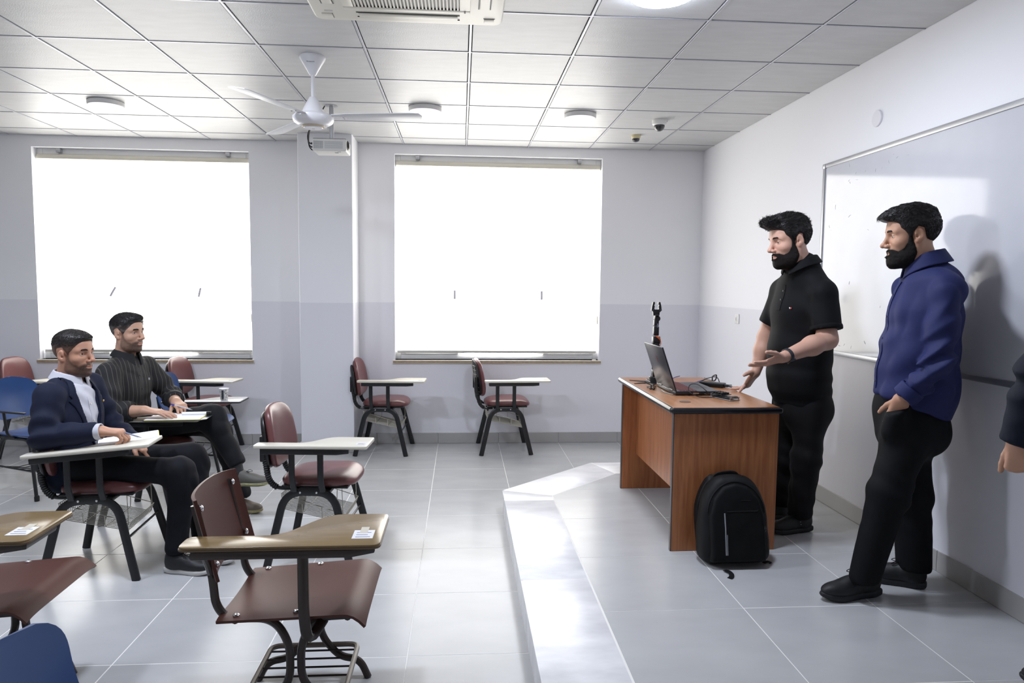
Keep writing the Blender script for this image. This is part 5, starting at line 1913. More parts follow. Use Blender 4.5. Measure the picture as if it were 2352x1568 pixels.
# left arm, palm open; right arm with a finger on the desk
hL = hand_chains(J['Lw'] + A3(-.012, -.004, -.002), (-.93, -.22, -.26), (-.18, .35, .9), (0, -1, .2), 1.06, (.12, .10, .08), .10, (.72, .45, .42), .5)
aL = arm_part(pr, [lerp(J['Ls'], J['Le'], .45), J['Le'], lerp(J['Le'], J['Lw'], .35), J['Lw']], [.060, .050, .050, .030], hL, '#c79b86')
hR = hand_chains(J['Rw'], (-.62, -.25, -.74), (-.55, .45, .2), (.55, -.7, -.3), 1.05, (.1, .15, .1), .10, (.55, .80, .1), .35,
                 each=((.0, .05, .05), (.35, .5, .3), (.45, .6, .3), (.5, .6, .3)))
aR = arm_part(pr, [lerp(J['Rs'], J['Re'], .4), J['Re'], lerp(J['Re'], J['Rw'], .35), J['Rw']], [.058, .048, .047, .030], hR, '#c79b86')
st = [(J['pelvis'] + A3(0, 0, -.02), L, .150, F, .115), (J['waist'], L, .150, F, .125), (J['chest'] + A3(0, 0, .05), L, .160, F, .105), (J['neck'] + A3(0, 0, -.06), L, .09, F, .06)]
ub = under_body(st, [([J['Lh'], J['Lk'], J['La']], [.075, .055, .045]), ([J['Rh'], J['Rk'], J['Ra']], [.075, .055, .045]), ([J['neck'] + A3(0, 0, -.03), J['Ls']], [.05, .05]), ([J['neck'] + A3(0, 0, -.03), J['Rs']], [.05, .05])])
body_object(pr, [hd, aL, aR], ub)
M_POLO = fabric('black_pique', '#0c0d10', rough=.75, bscale=650)
sleeveL = J['Ls'] + (J['Le'] - J['Ls']) * .80
sleeveR = J['Rs'] + (J['Re'] - J['Rs']) * .70
stp = [(J['pelvis'] + A3(.0, 0, -.02), L, .185, F, .150), (J['waist'] + A3(0, 0, -.06), L, .188, F, .152), (J['waist'] + A3(0, 0, .08), L, .186, F, .154), (J['chest'] + A3(0, 0, .02), L, .190, F, .146), (J['chest'] + A3(0, 0, .14), L, .165, F, .112), (J['neck'] + A3(-.018, -.010, -.012), L, .100, F, .096)]
def polo_f(P):
    d = s_loft(P, stp, .05)
    for s_, e_, r1, r2 in ((J['Ls'], sleeveL, .078, .080), (J['Rs'], sleeveR, .074, .074)):
        q = s_cone(P, s_ + A3(0, 0, -.02), s_ + (e_ - s_) * 1.3, r1, r2)
        q = smax(q, plane(P, e_, e_ - s_), .006)
        d = smin(d, q, .035)
        d = smin(d, s_cone(P, J['neck'] + A3(.01, 0, -.035), s_ + A3(0, 0, .005), .055, .066), .04)
    zh = .900
    d = smax(d, zh - P[:, 2], .012)
    bunch = near(P, J['pelvis'] + A3(0, 0, .05), .22)
    d = d + .003 * wob(P, 12, 5) + .004 * crease(P, UP + F * .4, 15, 2) + .0055 * bunch * np.sin(P[:, 2] * 75 + 2.2 * wob(P, 9, 4)) + .003 * near(P, J['Ls'] + A3(-.06, -.02, -.12), .13) * fold(P, J['chest'], J['Ls'], 60, .5)
    return d
pr.piece('polo_shirt', polo_f, (1.58, 3.44, .86), (2.30, 4.28, 1.76), .0075, M_POLO, None, 2)
pr.piece('collar', lambda P: collar_f(P, A3(1.922, 3.806, 1.695), (-.22, -.02, 1), F, .0835, .50, .046, .24, .045, .0045), (1.78, 3.68, 1.57), (2.12, 4.02, 1.78), .0034, M_POLO)
# sleeve band and placket
pr.piece('sleeve_band', lambda P: smax(np.abs(s_cone(P, J['Ls'] + A3(0, 0, -.02), J['Ls'] + (sleeveL - J['Ls']) * 1.3, .078, .080)) - .005, np.abs(plane(P, sleeveL, sleeveL - J['Ls']) + .014) - .014, .003), sleeveL - .13, sleeveL + .13, .006, M_POLO)
def on_front(fn, o, dirn, n=400, r=.35):
    ts = np.linspace(r, -.05, n)
    q = np.asarray(o)[None] + ts[:, None] * np.asarray(dirn)[None]
    dd = fn(q)
    i = int(np.argmax(dd < 0))
    return q[i]
pl = [on_front(polo_f, J['chest'] + A3(0, 0, z) + L * .0, F) + F * .001 for z in np.linspace(.165, .02, 8)]
pr.mb('placket', MB().tube(pl, .002, 6, ry=.016, up=F), M_POLO)
for z in (.13, .08):
    p = on_front(polo_f, J['chest'] + A3(0, 0, z), F)
    pr.mb('button', MB().lathe([(.005, 0), (.005, .003), (0, .0035)], 12, p + F * .002, F), M_DARK)
p = on_front(polo_f, J['chest'] + A3(0, 0, .035) + L * .085, F)
lx = norm(L)
for k, c in enumerate(('#e8e8ea', '#b0262c')):
    b_ = MB()
    q = p + F * .0015 + lx * (-.006 + .012 * k)
    b_.prism([(-.006, -.004), (.006, -.004), (.006, .004), (-.006, .004)], 0, .002, M=basis(q, lx, (0, 0, 1), F))
    pr.mb('chest_emblem', b_, mat('emblem_%d' % k, c, rough=.6))
# trousers
M_JEANB = fabric('black_denim', '#111113', rough=.7, bscale=420)
stt = [(A3(1.985, 3.87, .975), L, .168, F, .135), (A3(1.995, 3.87, .87), L, .170, F, .145)]
legsP = [([J['Lh'] + A3(.0, 0, -.06), J['Lk'], J['La'] + A3(.005, 0, -.02)], [.098, .078, .066]), ([J['Rh'] + A3(.0, 0, -.04), J['Rk'], J['Ra'] + A3(.005, 0, -.02)], [.098, .076, .066])]
def trP(P):
    d = trouser_f(P, stt, legsP, None)
    d = smin(d, s_ell(P, J['pelvis'] + A3(.078, 0, -.09), (.080, .145, .10)), .05)
    d = smax(d, .235 - P[:, 2], .008)
    w = near(P, J['Lk'], .16) + near(P, J['Rk'], .16) + near(P, J['La'] + A3(0, 0, .06), .14) + near(P, J['Ra'] + A3(0, 0, .06), .14)
    return d + .003 * wob(P, 14, 5) + .008 * crease(P, UP, 20, 6) + .0035 * w * np.sin(P[:, 2] * 62 + P[:, 0] * 22 + 2 * wob(P, 8, 4))
pr.piece('trousers', trP, (1.68, 3.55, .19), (2.28, 4.22, 1.02), .008, M_JEANB, None, 2)
o, W = shoe(pr, A3(2.045, 3.80, HP), (-.97, -.18, 0), length=.295, upper='#0f1012', sole='#131416')
text_mesh('shoe_mark', 'OC', .030, mat('shoe_mark_white', '#d6d6d8', rough=.6), o, Matrix.Translation(Vector(-pr.base)) @ basis(W(A3(.085, .0395, .066)), (-.90, -.20, -.25), (-.26, -.02, .95), (.18, -.96, .05)))
shoe(pr, A3(2.035, 4.02, HP), (-.99, -.05, 0), length=.295, upper='#0f1012', sole='#131416')
# wrist watch
t = thing('wrist_watch', 'dark wrist watch on the gesturing forearm of the man in black', 'watch', tuple(J['Lw']))
wd = norm(J['Le'] - J['Lw'])
cw = wd * .030
MB().tube([cw + .0350 * (norm(np.cross(wd, UP)) * math.cos(a) + norm(np.cross(wd, np.cross(wd, UP))) * math.sin(a)) for a in np.linspace(0, 2 * PI, 33)[:-1]], .011, 8, ry=.0028, up=wd, closed=True).build('watch_strap', mat('watch_strap', '#20242b', rough=.5), t)
nw = norm(np.cross(wd, UP)) if np.dot(np.cross(wd, UP), A3(0, -1, 0)) > 0 else -norm(np.cross(wd, UP))
nw = norm(nw * .55 + A3(0, 0, -.8))
nw = norm(nw - wd * np.dot(nw, wd))
tw = np.cross(nw, wd)
MB().rbox(-.017, .017, -.019, .019, -.004, .006, .004, M=basis(cw + nw * .0355, wd, tw, nw)).build('watch_case', mat('watch_case', '#3a3d44', rough=.25, metal=.6), t)
MB().rbox(-.013, .013, -.015, .015, .006, .0072, .001, 1, M=basis(cw + nw * .0355, wd, tw, nw)).build('watch_face', M_SMOKE, t)

# ================================================================== man in the blue shirt
J = dict(neck=A3(2.105, 3.020, 1.665), headc=A3(2.030, 3.020, 1.812), chest=A3(2.105, 3.0, 1.440), waist=A3(2.085, 3.0, 1.197), pelvis=A3(2.065, 3.02, .992),
         Ls=A3(2.075, 2.835, 1.560), Le=A3(2.030, 2.790, 1.245), Lw=A3(1.925, 2.865, 1.085), Rs=A3(2.15, 3.19, 1.565), Re=A3(2.20, 3.22, 1.24), Rw=A3(2.14, 3.23, 1.01),
         Lh=A3(2.00, 2.93, .965), Lk=A3(1.915, 2.905, .655), La=A3(1.842, 2.915, .295), Rh=A3(2.12, 3.09, .946), Rk=A3(2.135, 3.065, .609), Ra=A3(2.150, 3.045, .285))
pr = Person('bearded man in a blue shirt standing with a hand in his pocket', (2.0, 2.99, HP), J['headc'], (-.90, .36, -.10), (-.10, .04, 1), 1.045)
F, L = axes((-.93, .30, 0))
def hair_blue(P):
    d = skull(P) - .009
    d = smin(d, s_ell(P, (.000, 0, .080), (.098, .070, .050)), .03)
    d = smin(d, s_ell(P, (.066, .0, .088), (.058, .056, .026), np.array(Matrix.Rotation(math.radians(10), 3, 'Y'))), .02)
    d = smin(d, s_ell(P, (.104, .0, .074), (.022, .042, .015), np.array(Matrix.Rotation(math.radians(20), 3, 'Y'))), .02)
    return d + (.0022 * wob(P, 150, 6, 1) + .0014 * wob(P, 80, 5, 7)) * np.clip((P[:, 2] - .0) / .06, .3, 1)
def flow_blue(v):
    f = np.tile(A3(1, .1, .05), (len(v), 1))
    f[v[:, 2] < .055] = A3(.2, 0, -1)
    return f
hd = make_head(pr, '#b98d73', hair_blue, low=-.215, flow=flow_blue, slen=lambda v: .009 + .013 * np.clip((v[:, 2] - .05) / .05, 0, 1), nstr=3200, srad=.0013, slift=.003, beard='#15100f', stubble=.9, jaw=1.02, gaze=(.9, 0, -.42), lid=.0034, nk=.060, beard_th=lambda P: .006 + .009 * np.clip((-P[:, 2] - .07) / .05, 0, 1) * np.clip((P[:, 0] - .02) / .05, 0, 1))
hL = hand_chains(J['Lw'], (-.03, .36, -.93), (.5, .85, .0), (-.9, .2, .2), .95, (.3, .35, .3), .05, (.7, .5, .3), .5)
aL = arm_part(pr, [lerp(J['Le'], J['Lw'], .4), J['Lw']], [.036, .030], hL, '#b88a70')
hR = hand_chains(J['Rw'], (-.05, -.15, -.98), (.2, -.95, 0), (-.9, -.2, .1), 1.0, (.2, .25, .2), .05, (.7, .5, .3), .5)
aR = arm_part(pr, [lerp(J['Re'], J['Rw'], .4), J['Rw']], [.036, .030], hR, '#b88a70', .005)
st = [(J['pelvis'], L, .14, F, .10), (J['waist'], L, .14, F, .10), (J['chest'] + A3(0, 0, .05), L, .15, F, .10), (J['neck'] + A3(0, 0, -.06), L, .08, F, .06)]
ub = under_body(st, [([J['Lh'], J['Lk'], J['La']], [.07, .05, .042]), ([J['Rh'], J['Rk'], J['Ra']], [.07, .05, .042])])
body_object(pr, [hd, aL, aR], ub)
M_SHIRTB = fabric('blue_cotton', '#272d58', rough=.65, bscale=380, sheen=.15)
stb = [(A3(2.075, 3.015, .945), L, .172, F, .152), (J['waist'] + A3(0, 0, -.08), L, .175, F, .158), (J['waist'] + A3(.0, 0, .08), L, .178, F, .148), (J['chest'] + A3(0, 0, .02), L, .188, F, .138), (J['chest'] + A3(.012, 0, .14), L, .165, F, .112), (J['neck'] + A3(.01, 0, -.02), L, .085, F, .080)]
def shirt_f(P):
    d = s_loft(P, stb, .05)
    for s_, e_, w_ in ((J['Ls'], J['Le'], J['Lw']), (J['Rs'], J['Re'], J['Rw'])):
        q = s_chain(P, [s_ + A3(0, 0, -.01), lerp(s_, e_, .5), e_, lerp(e_, w_, .5), lerp(e_, w_, .96)], [.066, .062, .056, .050, .047], .03)
        q = smax(q, plane(P, lerp(e_, w_, .93), w_ - e_), .008)
        g = near(P, e_, .15)
        q = q + .011 * g * fold(P, s_, e_, 68, .9, .6) + .004 * near(P, lerp(s_, e_, .35), .12) * fold(P, s_, e_, 40, 1.6, 2.0) + .005 * near(P, lerp(e_, w_, .6), .12) * fold(P, e_, w_, 80, .9)
        d = smin(d, q, .008)
        d = smin(d, s_cone(P, J['neck'] + A3(.01, 0, -.035), s_ + A3(0, 0, .0), .055, .062), .04)
    # shirt tail: lower at the back
    hem = 1.030 - .055 * np.clip((P - J['pelvis']) @ (-F) / .15, -1, 1)
    d = smax(d, hem - P[:, 2], .010)
    d = d + .0035 * wob(P, 11, 5, 2) + .005 * near(P, J['waist'] + F * .12 + A3(0, 0, .03), .2) * np.sin((P @ (norm(F * .55 + UP * .8))) * 62 + 2 * wob(P, 8, 4))
    d = d + .010 * crease(P, F * .5 + UP * .8, 17, 3)
    d = d + .0045 * near(P, J['waist'] - F * .1, .22) * np.sin((P @ norm(L * .8 - UP * .45)) * 50 + 2 * wob(P, 8, 4))
    return d
pr.piece('shirt', shirt_f, (1.72, 2.66, .84), (2.37, 3.40, 1.76), .0072, M_SHIRTB, None, 1)
pr.piece('collar', lambda P: collar_f(P, A3(2.098, 2.998, 1.672), (-.20, .07, 1), F, .0765, .42, .058, .16, .045, .0045, .006), (1.94, 2.86, 1.56), (2.28, 3.20, 1.78), .0034, M_SHIRTB)
pl = [on_front(shirt_f, A3(*J['chest'][:2], z), F) + F * .001 for z in np.linspace(1.60, 1.11, 18)]
pr.mb('placket', MB().tube(pl, .002, 6, ry=.017, up=F), M_SHIRTB)
for z in (1.54, 1.44, 1.34, 1.24, 1.14):
    p = on_front(shirt_f, A3(*J['chest'][:2], z), F)
    pr.mb('button', MB().lathe([(.005, 0), (.005, .003), (0, .0035)], 12, p + F * .002, F), mat('navy_button', '#1a1d3c', rough=.3))
e_, w_ = J['Le'], J['Lw']
pr.piece('cuff', lambda P: smax(np.abs(s_cone(P, lerp(e_, w_, .5), lerp(e_, w_, 1.1), .050, .050)) - .0055, np.abs(plane(P, lerp(e_, w_, .80), w_ - e_)) - .028, .004), lerp(e_, w_, .8) - .11, lerp(e_, w_, .8) + .11, .005, M_SHIRTB)
M_TRB = fabric('black_twill', '#0d0e11', rough=.75, bscale=420)
stt = [(J['pelvis'] + A3(.0, 0, .09), L, .150, F, .132), (J['pelvis'] + A3(.0, 0, .02), L, .160, F, .140), (J['pelvis'] + A3(.01, 0, -.08), L, .162, F, .146)]
legsB = [([J['Lh'] + A3(0, 0, -.05), J['Lk'], J['La'] + A3(-.01, 0, -.03)], [.098, .084, .068]), ([J['Rh'] + A3(0, 0, -.05), J['Rk'], J['Ra'] + A3(.0, 0, -.03)], [.098, .084, .072])]
def trB(P):
    d = trouser_f(P, stt, legsB, None)
    d = smin(d, s_ell(P, J['pelvis'] + A3(.075, -.02, -.07), (.072, .130, .10)), .05)
    pd = norm(A3(-.16, .22, -.96))
    pk_ = smax(s_chain(P, [J['Lw'] + pd * .0, J['Lw'] + pd * .09, J['Lw'] + pd * .15], [.041, .042, .036]), plane(P, J['Lw'] + pd * .045, norm(A3(-.45, .0, .9))), .006)
    d = smin(d, pk_, .07)
    d = smax(d, .245 - P[:, 2], .008)
    w = near(P, J['Lk'], .16) + near(P, J['Rk'], .16)
    return d + .003 * wob(P, 13, 5, 5) + .009 * crease(P, UP, 19, 8) + .004 * w * np.sin(P[:, 2] * 55 + P[:, 0] * 30 + 2 * wob(P, 8, 4))
pr.piece('trousers', trB, (1.70, 2.74, .20), (2.37, 3.32, 1.20), .008, M_TRB, None, 2)
# pocket edge beside the hand
shoe(pr, A3(1.935, 2.965, HP), (-.975, -.16, 0), length=.315, upper='#0e0f12', sole='#15171b')
shoe(pr, A3(2.195, 3.005, HP), (-.84, .50, 0), length=.30, upper='#0e0f12', sole='#15171b')

# ================================================================== seated man in the navy suit
J = dict(neck=A3(-2.175, 3.980, 1.020), headc=A3(-2.128, 3.970, 1.168), chest=A3(-2.160, 3.955, .834), waist=A3(-2.150, 3.940, .680), pelvis=A3(-2.115, 3.93, .585),
         Rs=A3(-2.150, 3.765, .950), Re=A3(-2.145, 3.680, .762), Rw=A3(-1.868, 3.700, .787), Ls=A3(-2.150, 4.165, .955), Le=A3(-2.060, 4.215, .715), Lw=A3(-1.862, 4.06, .650),
         Rh=A3(-2.02, 3.83, .560), Rk=A3(-1.505, 3.81, .540), Ra=A3(-1.530, 3.770, .14), Lh=A3(-2.05, 4.04, .555), Lk=A3(-1.545, 4.09, .550), La=A3(-1.450, 3.93, .13))
pr = Person('seated man in a navy suit jacket writing on his tablet arm', (-1.95, 3.90, 0), J['headc'], (.975, -.22, .02), (-.03, .0, 1), 1.01)
F, L = axes((.975, -.20, 0))
def hair_suit(P):
    th = .004 + .011 * np.clip((P[:, 2] - .035) / .06, 0, 1)
    d = skull(P) - th
    d = smin(d, s_ell(P, (.045, 0, .088), (.050, .055, .022), np.array(Matrix.Rotation(math.radians(14), 3, 'Y'))), .02)
    return d + .0011 * wob(P, 190, 6, 1)
hd = make_head(pr, '#b1836b', hair_suit, beard=None, hair_poly=HAIR_POLY2, fade=.5, taper=.009, flow=lambda v: np.tile(A3(1, .2, .3), (len(v), 1)), slen=.011, nstr=2600, srad=.0012, slift=.002, stubble=.97, jaw=1.05, gaze=(.97, -.2, .05), lid=.0056, nk=.064, hair_col='#1c1614', brow=.0046)
hR = hand_chains(J['Rw'] + A3(0, 0, .0), (.96, .16, -.10), (.02, .05, -1), (0, 1, 0), 1.05, (.75, 1.15, .7), .02, (.80, .45, .35), .7)
aR = arm_part(pr, [lerp(J['Re'], J['Rw'], .4), J['Rw']], [.034, .030], hR, '#b4866d')
hL = hand_chains(J['Lw'], (.80, -.25, -.45), (-.42, .1, -.9), (-.2, -1, 0), 1.03, (.25, .35, .25), .05, (.75, .55, .25), .4)
aL = arm_part(pr, [lerp(J['Le'], J['Lw'], .4), J['Lw']], [.034, .030], hL, '#b4866d')
st = [(J['pelvis'], L, .13, F, .09), (J['waist'], L, .13, F, .095), (J['chest'] + A3(0, 0, .03), L, .14, F, .10), (J['neck'] + A3(0, 0, -.07), L, .08, F, .06)]
ub = under_body(st, [([J['Rh'], J['Rk'], J['Ra']], [.062, .05, .04]), ([J['Lh'], J['Lk'], J['La']], [.062, .05, .04])])
body_object(pr, [hd, aR, aL], ub)
M_SUIT = fabric('navy_wool', '#1a1f32', rough=.75, bscale=420, sheen=.3)
M_SHIRTW = fabric('white_cotton', '#c2c2ca', rough=.7, bscale=420, sheen=.1)
sts = [(J['pelvis'] + A3(-.03, 0, -.07), L, .172, F, .150), (J['waist'], L, .172, F, .138), (J['chest'], L, .186, F, .138), (J['chest'] + A3(0, 0, .10), L, .165, F, .110), (J['neck'] + A3(-.005, 0, -.045), L, .085, F, .080)]
def jack_raw(P):
    d = s_loft(P, sts, .05)
    for s_, e_, w_, fr in ((J['Rs'], J['Re'], J['Rw'], .94), (J['Ls'], J['Le'], J['Lw'], .94)):
        q = s_chain(P, [s_, lerp(s_, e_, .5), e_, lerp(e_, w_, .5), lerp(e_, w_, 1.0)], [.070, .066, .060, .053, .046], .03)
        q = smax(q, plane(P, lerp(e_, w_, fr), w_ - e_), .008)
        q = q + .007 * near(P, e_, .13) * fold(P, s_, e_, 70, .6) + .004 * near(P, lerp(s_, e_, .4), .12) * fold(P, s_, e_, 60, .4, 1.2)
        d = smin(d, q, .010)
        d = smin(d, s_cone(P, J['neck'] + A3(-.015, 0, -.045), s_ + A3(0, 0, .015), .055, .066), .035)
    d = smax(d, .425 - P[:, 2], .02)
    return d + .0028 * wob(P, 12, 5, 6) + .0065 * crease(P, F * .3 + UP * .9, 18, 1)
def front_uv(P):
    q = P - J['chest']
    return q @ L, q[:, 2], q @ F
VZ = -.175                                               # bottom of the V
def vee(P):
    u, z, f = front_uv(P)
    w = .012 + .075 * np.clip((z - VZ) / .36, 0, 1.2) ** .9
    return np.maximum(np.maximum(np.abs(u) - w, VZ - z), .02 - f)
def jacket_f(P):
    d = jack_raw(P)
    return smax(d, -np.maximum(vee(P), -(d + .030)), .006)
pr.piece('suit_jacket', jacket_f, (-2.42, 3.52, .40), (-1.80, 4.36, 1.10), .0075, M_SUIT, None, 1)
def white_f(P):
    d = jack_raw(P) + .012
    u, z, f = front_uv(P)
    d = smax(d, np.maximum(np.maximum(np.maximum(np.abs(u) - np.minimum(.085, .030 + .075 * np.clip((z - VZ) / .36, 0, 1.2) ** .9) + .03 * np.clip((z - .12) / .06, 0, 1), VZ - .03 - z), .02 - f), z - .195), .004)
    return d + .003 * np.sin(z * 60 + 6 * u / .1 + 2 * wob(P, 10, 4))
pr.piece('dress_shirt', white_f, (-2.30, 3.70, .60), (-1.90, 4.20, 1.10), .006, M_SHIRTW, None, 1)
pl = [on_front(white_f, J['chest'] + A3(0, 0, z), F) + F * .001 for z in np.linspace(.10, VZ + .01, 12)]
sh = pr.mb('placket', MB().tube(pl, .0016, 6, ry=.012, up=F), M_SHIRTW)
for z in (.06, -.03, -.12):
    p = on_front(white_f, J['chest'] + A3(0, 0, z), F)
    pr.mb('button', MB().lathe([(.0048, 0), (.0048, .003), (0, .0035)], 12, p + F * .003, F), M_CREAM)
pr.piece('shirt_collar', lambda P: collar_f(P, J['neck'] + A3(.012, 0, .0), (.16, 0, 1), F, .0785, .42, .050, .17, .055, .0045), (-2.34, 3.82, .90), (-2.0, 4.14, 1.12), .0034, M_SHIRTW)
for s in (1, -1):
    poly = [(.010, VZ - .005), (.040, VZ + .04), (.098, .055), (.118, .090), (.100, .100), (.112, .118), (.098, .165), (.075, .215), (.058, .195), (.075, .13), (.060, .02), (.014, VZ + .02)]
    def lap(P, s=s, poly=poly):
        u, z, f = front_uv(P)
        e = s_poly2(u * s, z, poly)
        d = jack_raw(P)
        return smax(smax(np.abs(d - .002) - .005, e, .003), .0 - f, .003)
    pr.piece('lapel', lap, (-2.34, 3.70, .60), (-1.90, 4.22, 1.10), .0040, M_SUIT, None, 1)
p = on_front(jack_raw, J['chest'] + A3(0, 0, .06) + L * .105, F)
pr.mb('lapel_pin', MB().lathe([(.005, 0), (.006, .003), (0, .005)], 12, p + F * .009, F), mat('brass_pin', '#c9a95c', rough=.3, metal=.8))
e_, w_ = J['Re'], J['Rw']
pr.piece('shirt_cuff', lambda P: smax(np.abs(s_cone(P, e_, w_ + (w_ - e_) * .1, .040, .038)) - .004, np.abs(plane(P, lerp(e_, w_, .965), w_ - e_)) - .016, .003), w_ - .08, w_ + .08, .004, M_SHIRTW)
e2, w2 = J['Le'], J['Lw']
pr.piece('shirt_cuff', lambda P: smax(np.abs(s_cone(P, e2, w2 + (w2 - e2) * .1, .040, .038)) - .004, np.abs(plane(P, lerp(e2, w2, .965), w2 - e2)) - .016, .003), w2 - .08, w2 + .08, .004, M_SHIRTW)
M_TRS = fabric('dark_wool', '#121319', rough=.75, bscale=420)
stt = [(J['pelvis'] + A3(-.03, 0, .02), L, .155, F, .115), (J['pelvis'] + A3(.06, 0, -.005), L, .155, F, .090)]
legsS = [([J['Rh'], J['Rk'] + A3(-.02, 0, .0), J['Rk'] + A3(.0, 0, -.06), J['Ra']], [.084, .072, .068, .058]), ([J['Lh'], J['Lk'] + A3(-.02, 0, 0), J['Lk'] + A3(.0, 0, -.06), J['La']], [.082, .076, .070, .058])]
def trS(P):
    d = trouser_f(P, stt, legsS, None, .05)
    d = smax(d, .105 - P[:, 2], .008)
    d = smax(d, .485 - P[:, 2] - 10 * np.clip(P[:, 0] + 1.66, 0, 1), .02)
    return d + .003 * wob(P, 13, 5, 5) + .006 * crease(P, A3(1, 0, .2), 18, 4) + .005 * (near(P, J['Rh'] + A3(.06, 0, .05), .15) + near(P, J['Rk'], .13)) * np.sin(P[:, 0] * 60 + P[:, 1] * 40 + 2 * wob(P, 8, 4))
pr.piece('trousers', trS, (-2.34, 3.68, .06), (-1.34, 4.28, .74), .008, M_TRS, None, 2)
shoe(pr, A3(-1.595, 3.772, 0), (.98, -.20, 0), length=.28, upper='#101116', sole='#c9c7c4')
shoe(pr, A3(-1.515, 3.945, 0), (.93, -.36, 0), length=.28, upper='#101116', sole='#c9c7c4')

# papers and pen on his tablet
t = thing('notepad', 'white papers over a yellow pad on the suit man\'s tablet', 'papers', (-1.79, 3.84, .716), DG(28))
MB().prism([(-.14, -.10), (.145, -.10), (.145, .10), (-.14, .10)], .0, .004, .001).build('yellow_pad', mat('yellow_pad', '#d9d23a', rough=.6), t)
for k in range(3):
    MB().box(-.148 + .004 * k, .138 + .002 * k, -.102 + .003 * k, .098 - .002 * k, .0042 + k * .0012, .0050 + k * .0012).build('sheet', M_PAPER, t)
t.rotation_euler = (0, DG(-4.5), DG(24))
t = thing('pen', 'silver pen held in the fist of the man in the suit', 'pen', (-1.745, 3.735, .765))
MB().tube([(-.055, -.02, .028), (.045, .012, -.018)], .0042, 8).build('barrel', mat('pen_grey', '#8f94a8', rough=.3), t)
MB().tube([(.045, .012, -.018), (.060, .017, -.025)], [.0040, .001], 8).build('tip', M_CHROME, t)

# ================================================================== seated man in the striped shirt
J = dict(neck=A3(-2.255, 4.82, 1.060), headc=A3(-2.222, 4.80, 1.226), chest=A3(-2.262, 4.80, .864), waist=A3(-2.272, 4.80, .690), pelvis=A3(-2.265, 4.80, .590),
         Rs=A3(-2.270, 4.615, .965), Re=A3(-2.215, 4.51, .735), Rw=A3(-1.985, 4.46, .760), Ls=A3(-2.195, 5.0, .965), Le=A3(-2.04, 5.02, .760), Lw=A3(-1.900, 4.74, .765),
         Rh=A3(-2.15, 4.73, .595), Rk=A3(-1.625, 4.67, .675), Ra=A3(-1.470, 4.60, .365), Lh=A3(-2.18, 4.92, .585), Lk=A3(-1.68, 4.90, .575), La=A3(-1.49, 4.76, .13))
pr = Person('seated man in a dark striped shirt with his legs crossed', (-2.07, 4.78, 0), J['headc'], (.955, -.295, .03), (-.06, .0, 1), 1.02)
F, L = axes((.95, -.31, 0))
def hair_str(P):
    th = .005 + .010 * np.clip((P[:, 2] - .02) / .06, 0, 1)
    d = skull(P) - th
    d = smin(d, s_ell(P, (.025, 0, .092), (.072, .058, .032), np.array(Matrix.Rotation(math.radians(-5), 3, 'Y'))), .02)
    d = smin(d, s_ell(P, (.075, 0, .092), (.026, .042, .022)), .012)
    return d + .0018 * wob(P, 170, 6, 1)
hd = make_head(pr, '#bb937c', hair_str, beard=None, hair_poly=HAIR_POLY2, fade=.15, taper=.009, flow=lambda v: np.tile(A3(.9, .1, .55), (len(v), 1)), slen=.013, nstr=2600, srad=.0012, slift=.0028, stubble=.93, jaw=1.04, gaze=(.97, -.1, .08), lid=.0056, nk=.060, hair_col='#1e1b1c', grey=.55, brow=.0046)
hR = hand_chains(J['Rw'], (.97, -.02, -.12), (.02, .02, -1), (0, 1, 0), 1.05, (.08, .22, .18), .10, (.85, .50, .1), .5)
aR = arm_part(pr, [J['Re'] + A3(.03, 0, 0), lerp(J['Re'], J['Rw'], .45), J['Rw']], [.046, .043, .031], hR, '#bd937b')
hL = hand_chains(J['Lw'], (.62, -.74, -.16), (.0, .0, -1), (-.6, -.6, 0), 1.0, (.35, .5, .4), .05, (.75, .55, .3), .5)
aL = arm_part(pr, [J['Le'], lerp(J['Le'], J['Lw'], .45), J['Lw']], [.045, .042, .031], hL, '#bd937b', .004)
st = [(J['pelvis'], L, .13, F, .09), (J['waist'], L, .13, F, .095), (J['chest'] + A3(0, 0, .03), L, .14, F, .10), (J['neck'] + A3(0, 0, -.07), L, .08, F, .06)]
ub = under_body(st, [([J['Rh'], J['Rk'], J['Ra']], [.062, .05, .04]), ([J['Lh'], J['Lk'], J['La']], [.062, .05, .04])])
body_object(pr, [hd, aR, aL], ub)
M_STR = mat('striped_cotton', '#292829', rough=.7, bump=.1, bscale=420, spec=.2)
def stripe_nodes(m, vec, period, width, c1, c2):
    nt = m.node_tree
    tc = nt.nodes.new('ShaderNodeTexCoord')
    dp = nt.nodes.new('ShaderNodeVectorMath')
    dp.operation = 'DOT_PRODUCT'
    dp.inputs[1].default_value = tuple(v / period for v in vec)
    nt.links.new(tc.outputs['Object'], dp.inputs[0])
    fr = nt.nodes.new('ShaderNodeMath')
    fr.operation = 'FRACT'
    nt.links.new(dp.outputs['Value'], fr.inputs[0])
    cm = nt.nodes.new('ShaderNodeMath')
    cm.operation = 'COMPARE'
    cm.inputs[1].default_value = .5
    cm.inputs[2].default_value = width
    nt.links.new(fr.outputs[0], cm.inputs[0])
    mx = nt.nodes.new('ShaderNodeMix')
    mx.data_type = 'RGBA'
    mx.inputs['A'].default_value = (*lin(c1), 1)
    mx.inputs['B'].default_value = (*lin(c2), 1)
    nt.links.new(cm.outputs[0], mx.inputs['Factor'])
    nt.links.new(mx.outputs['Result'], nt.nodes['Principled BSDF'].inputs['Base Color'])
stripe_nodes(M_STR, L * .8 + F * .35, .024, .07, '#2a292a', '#514f4c')
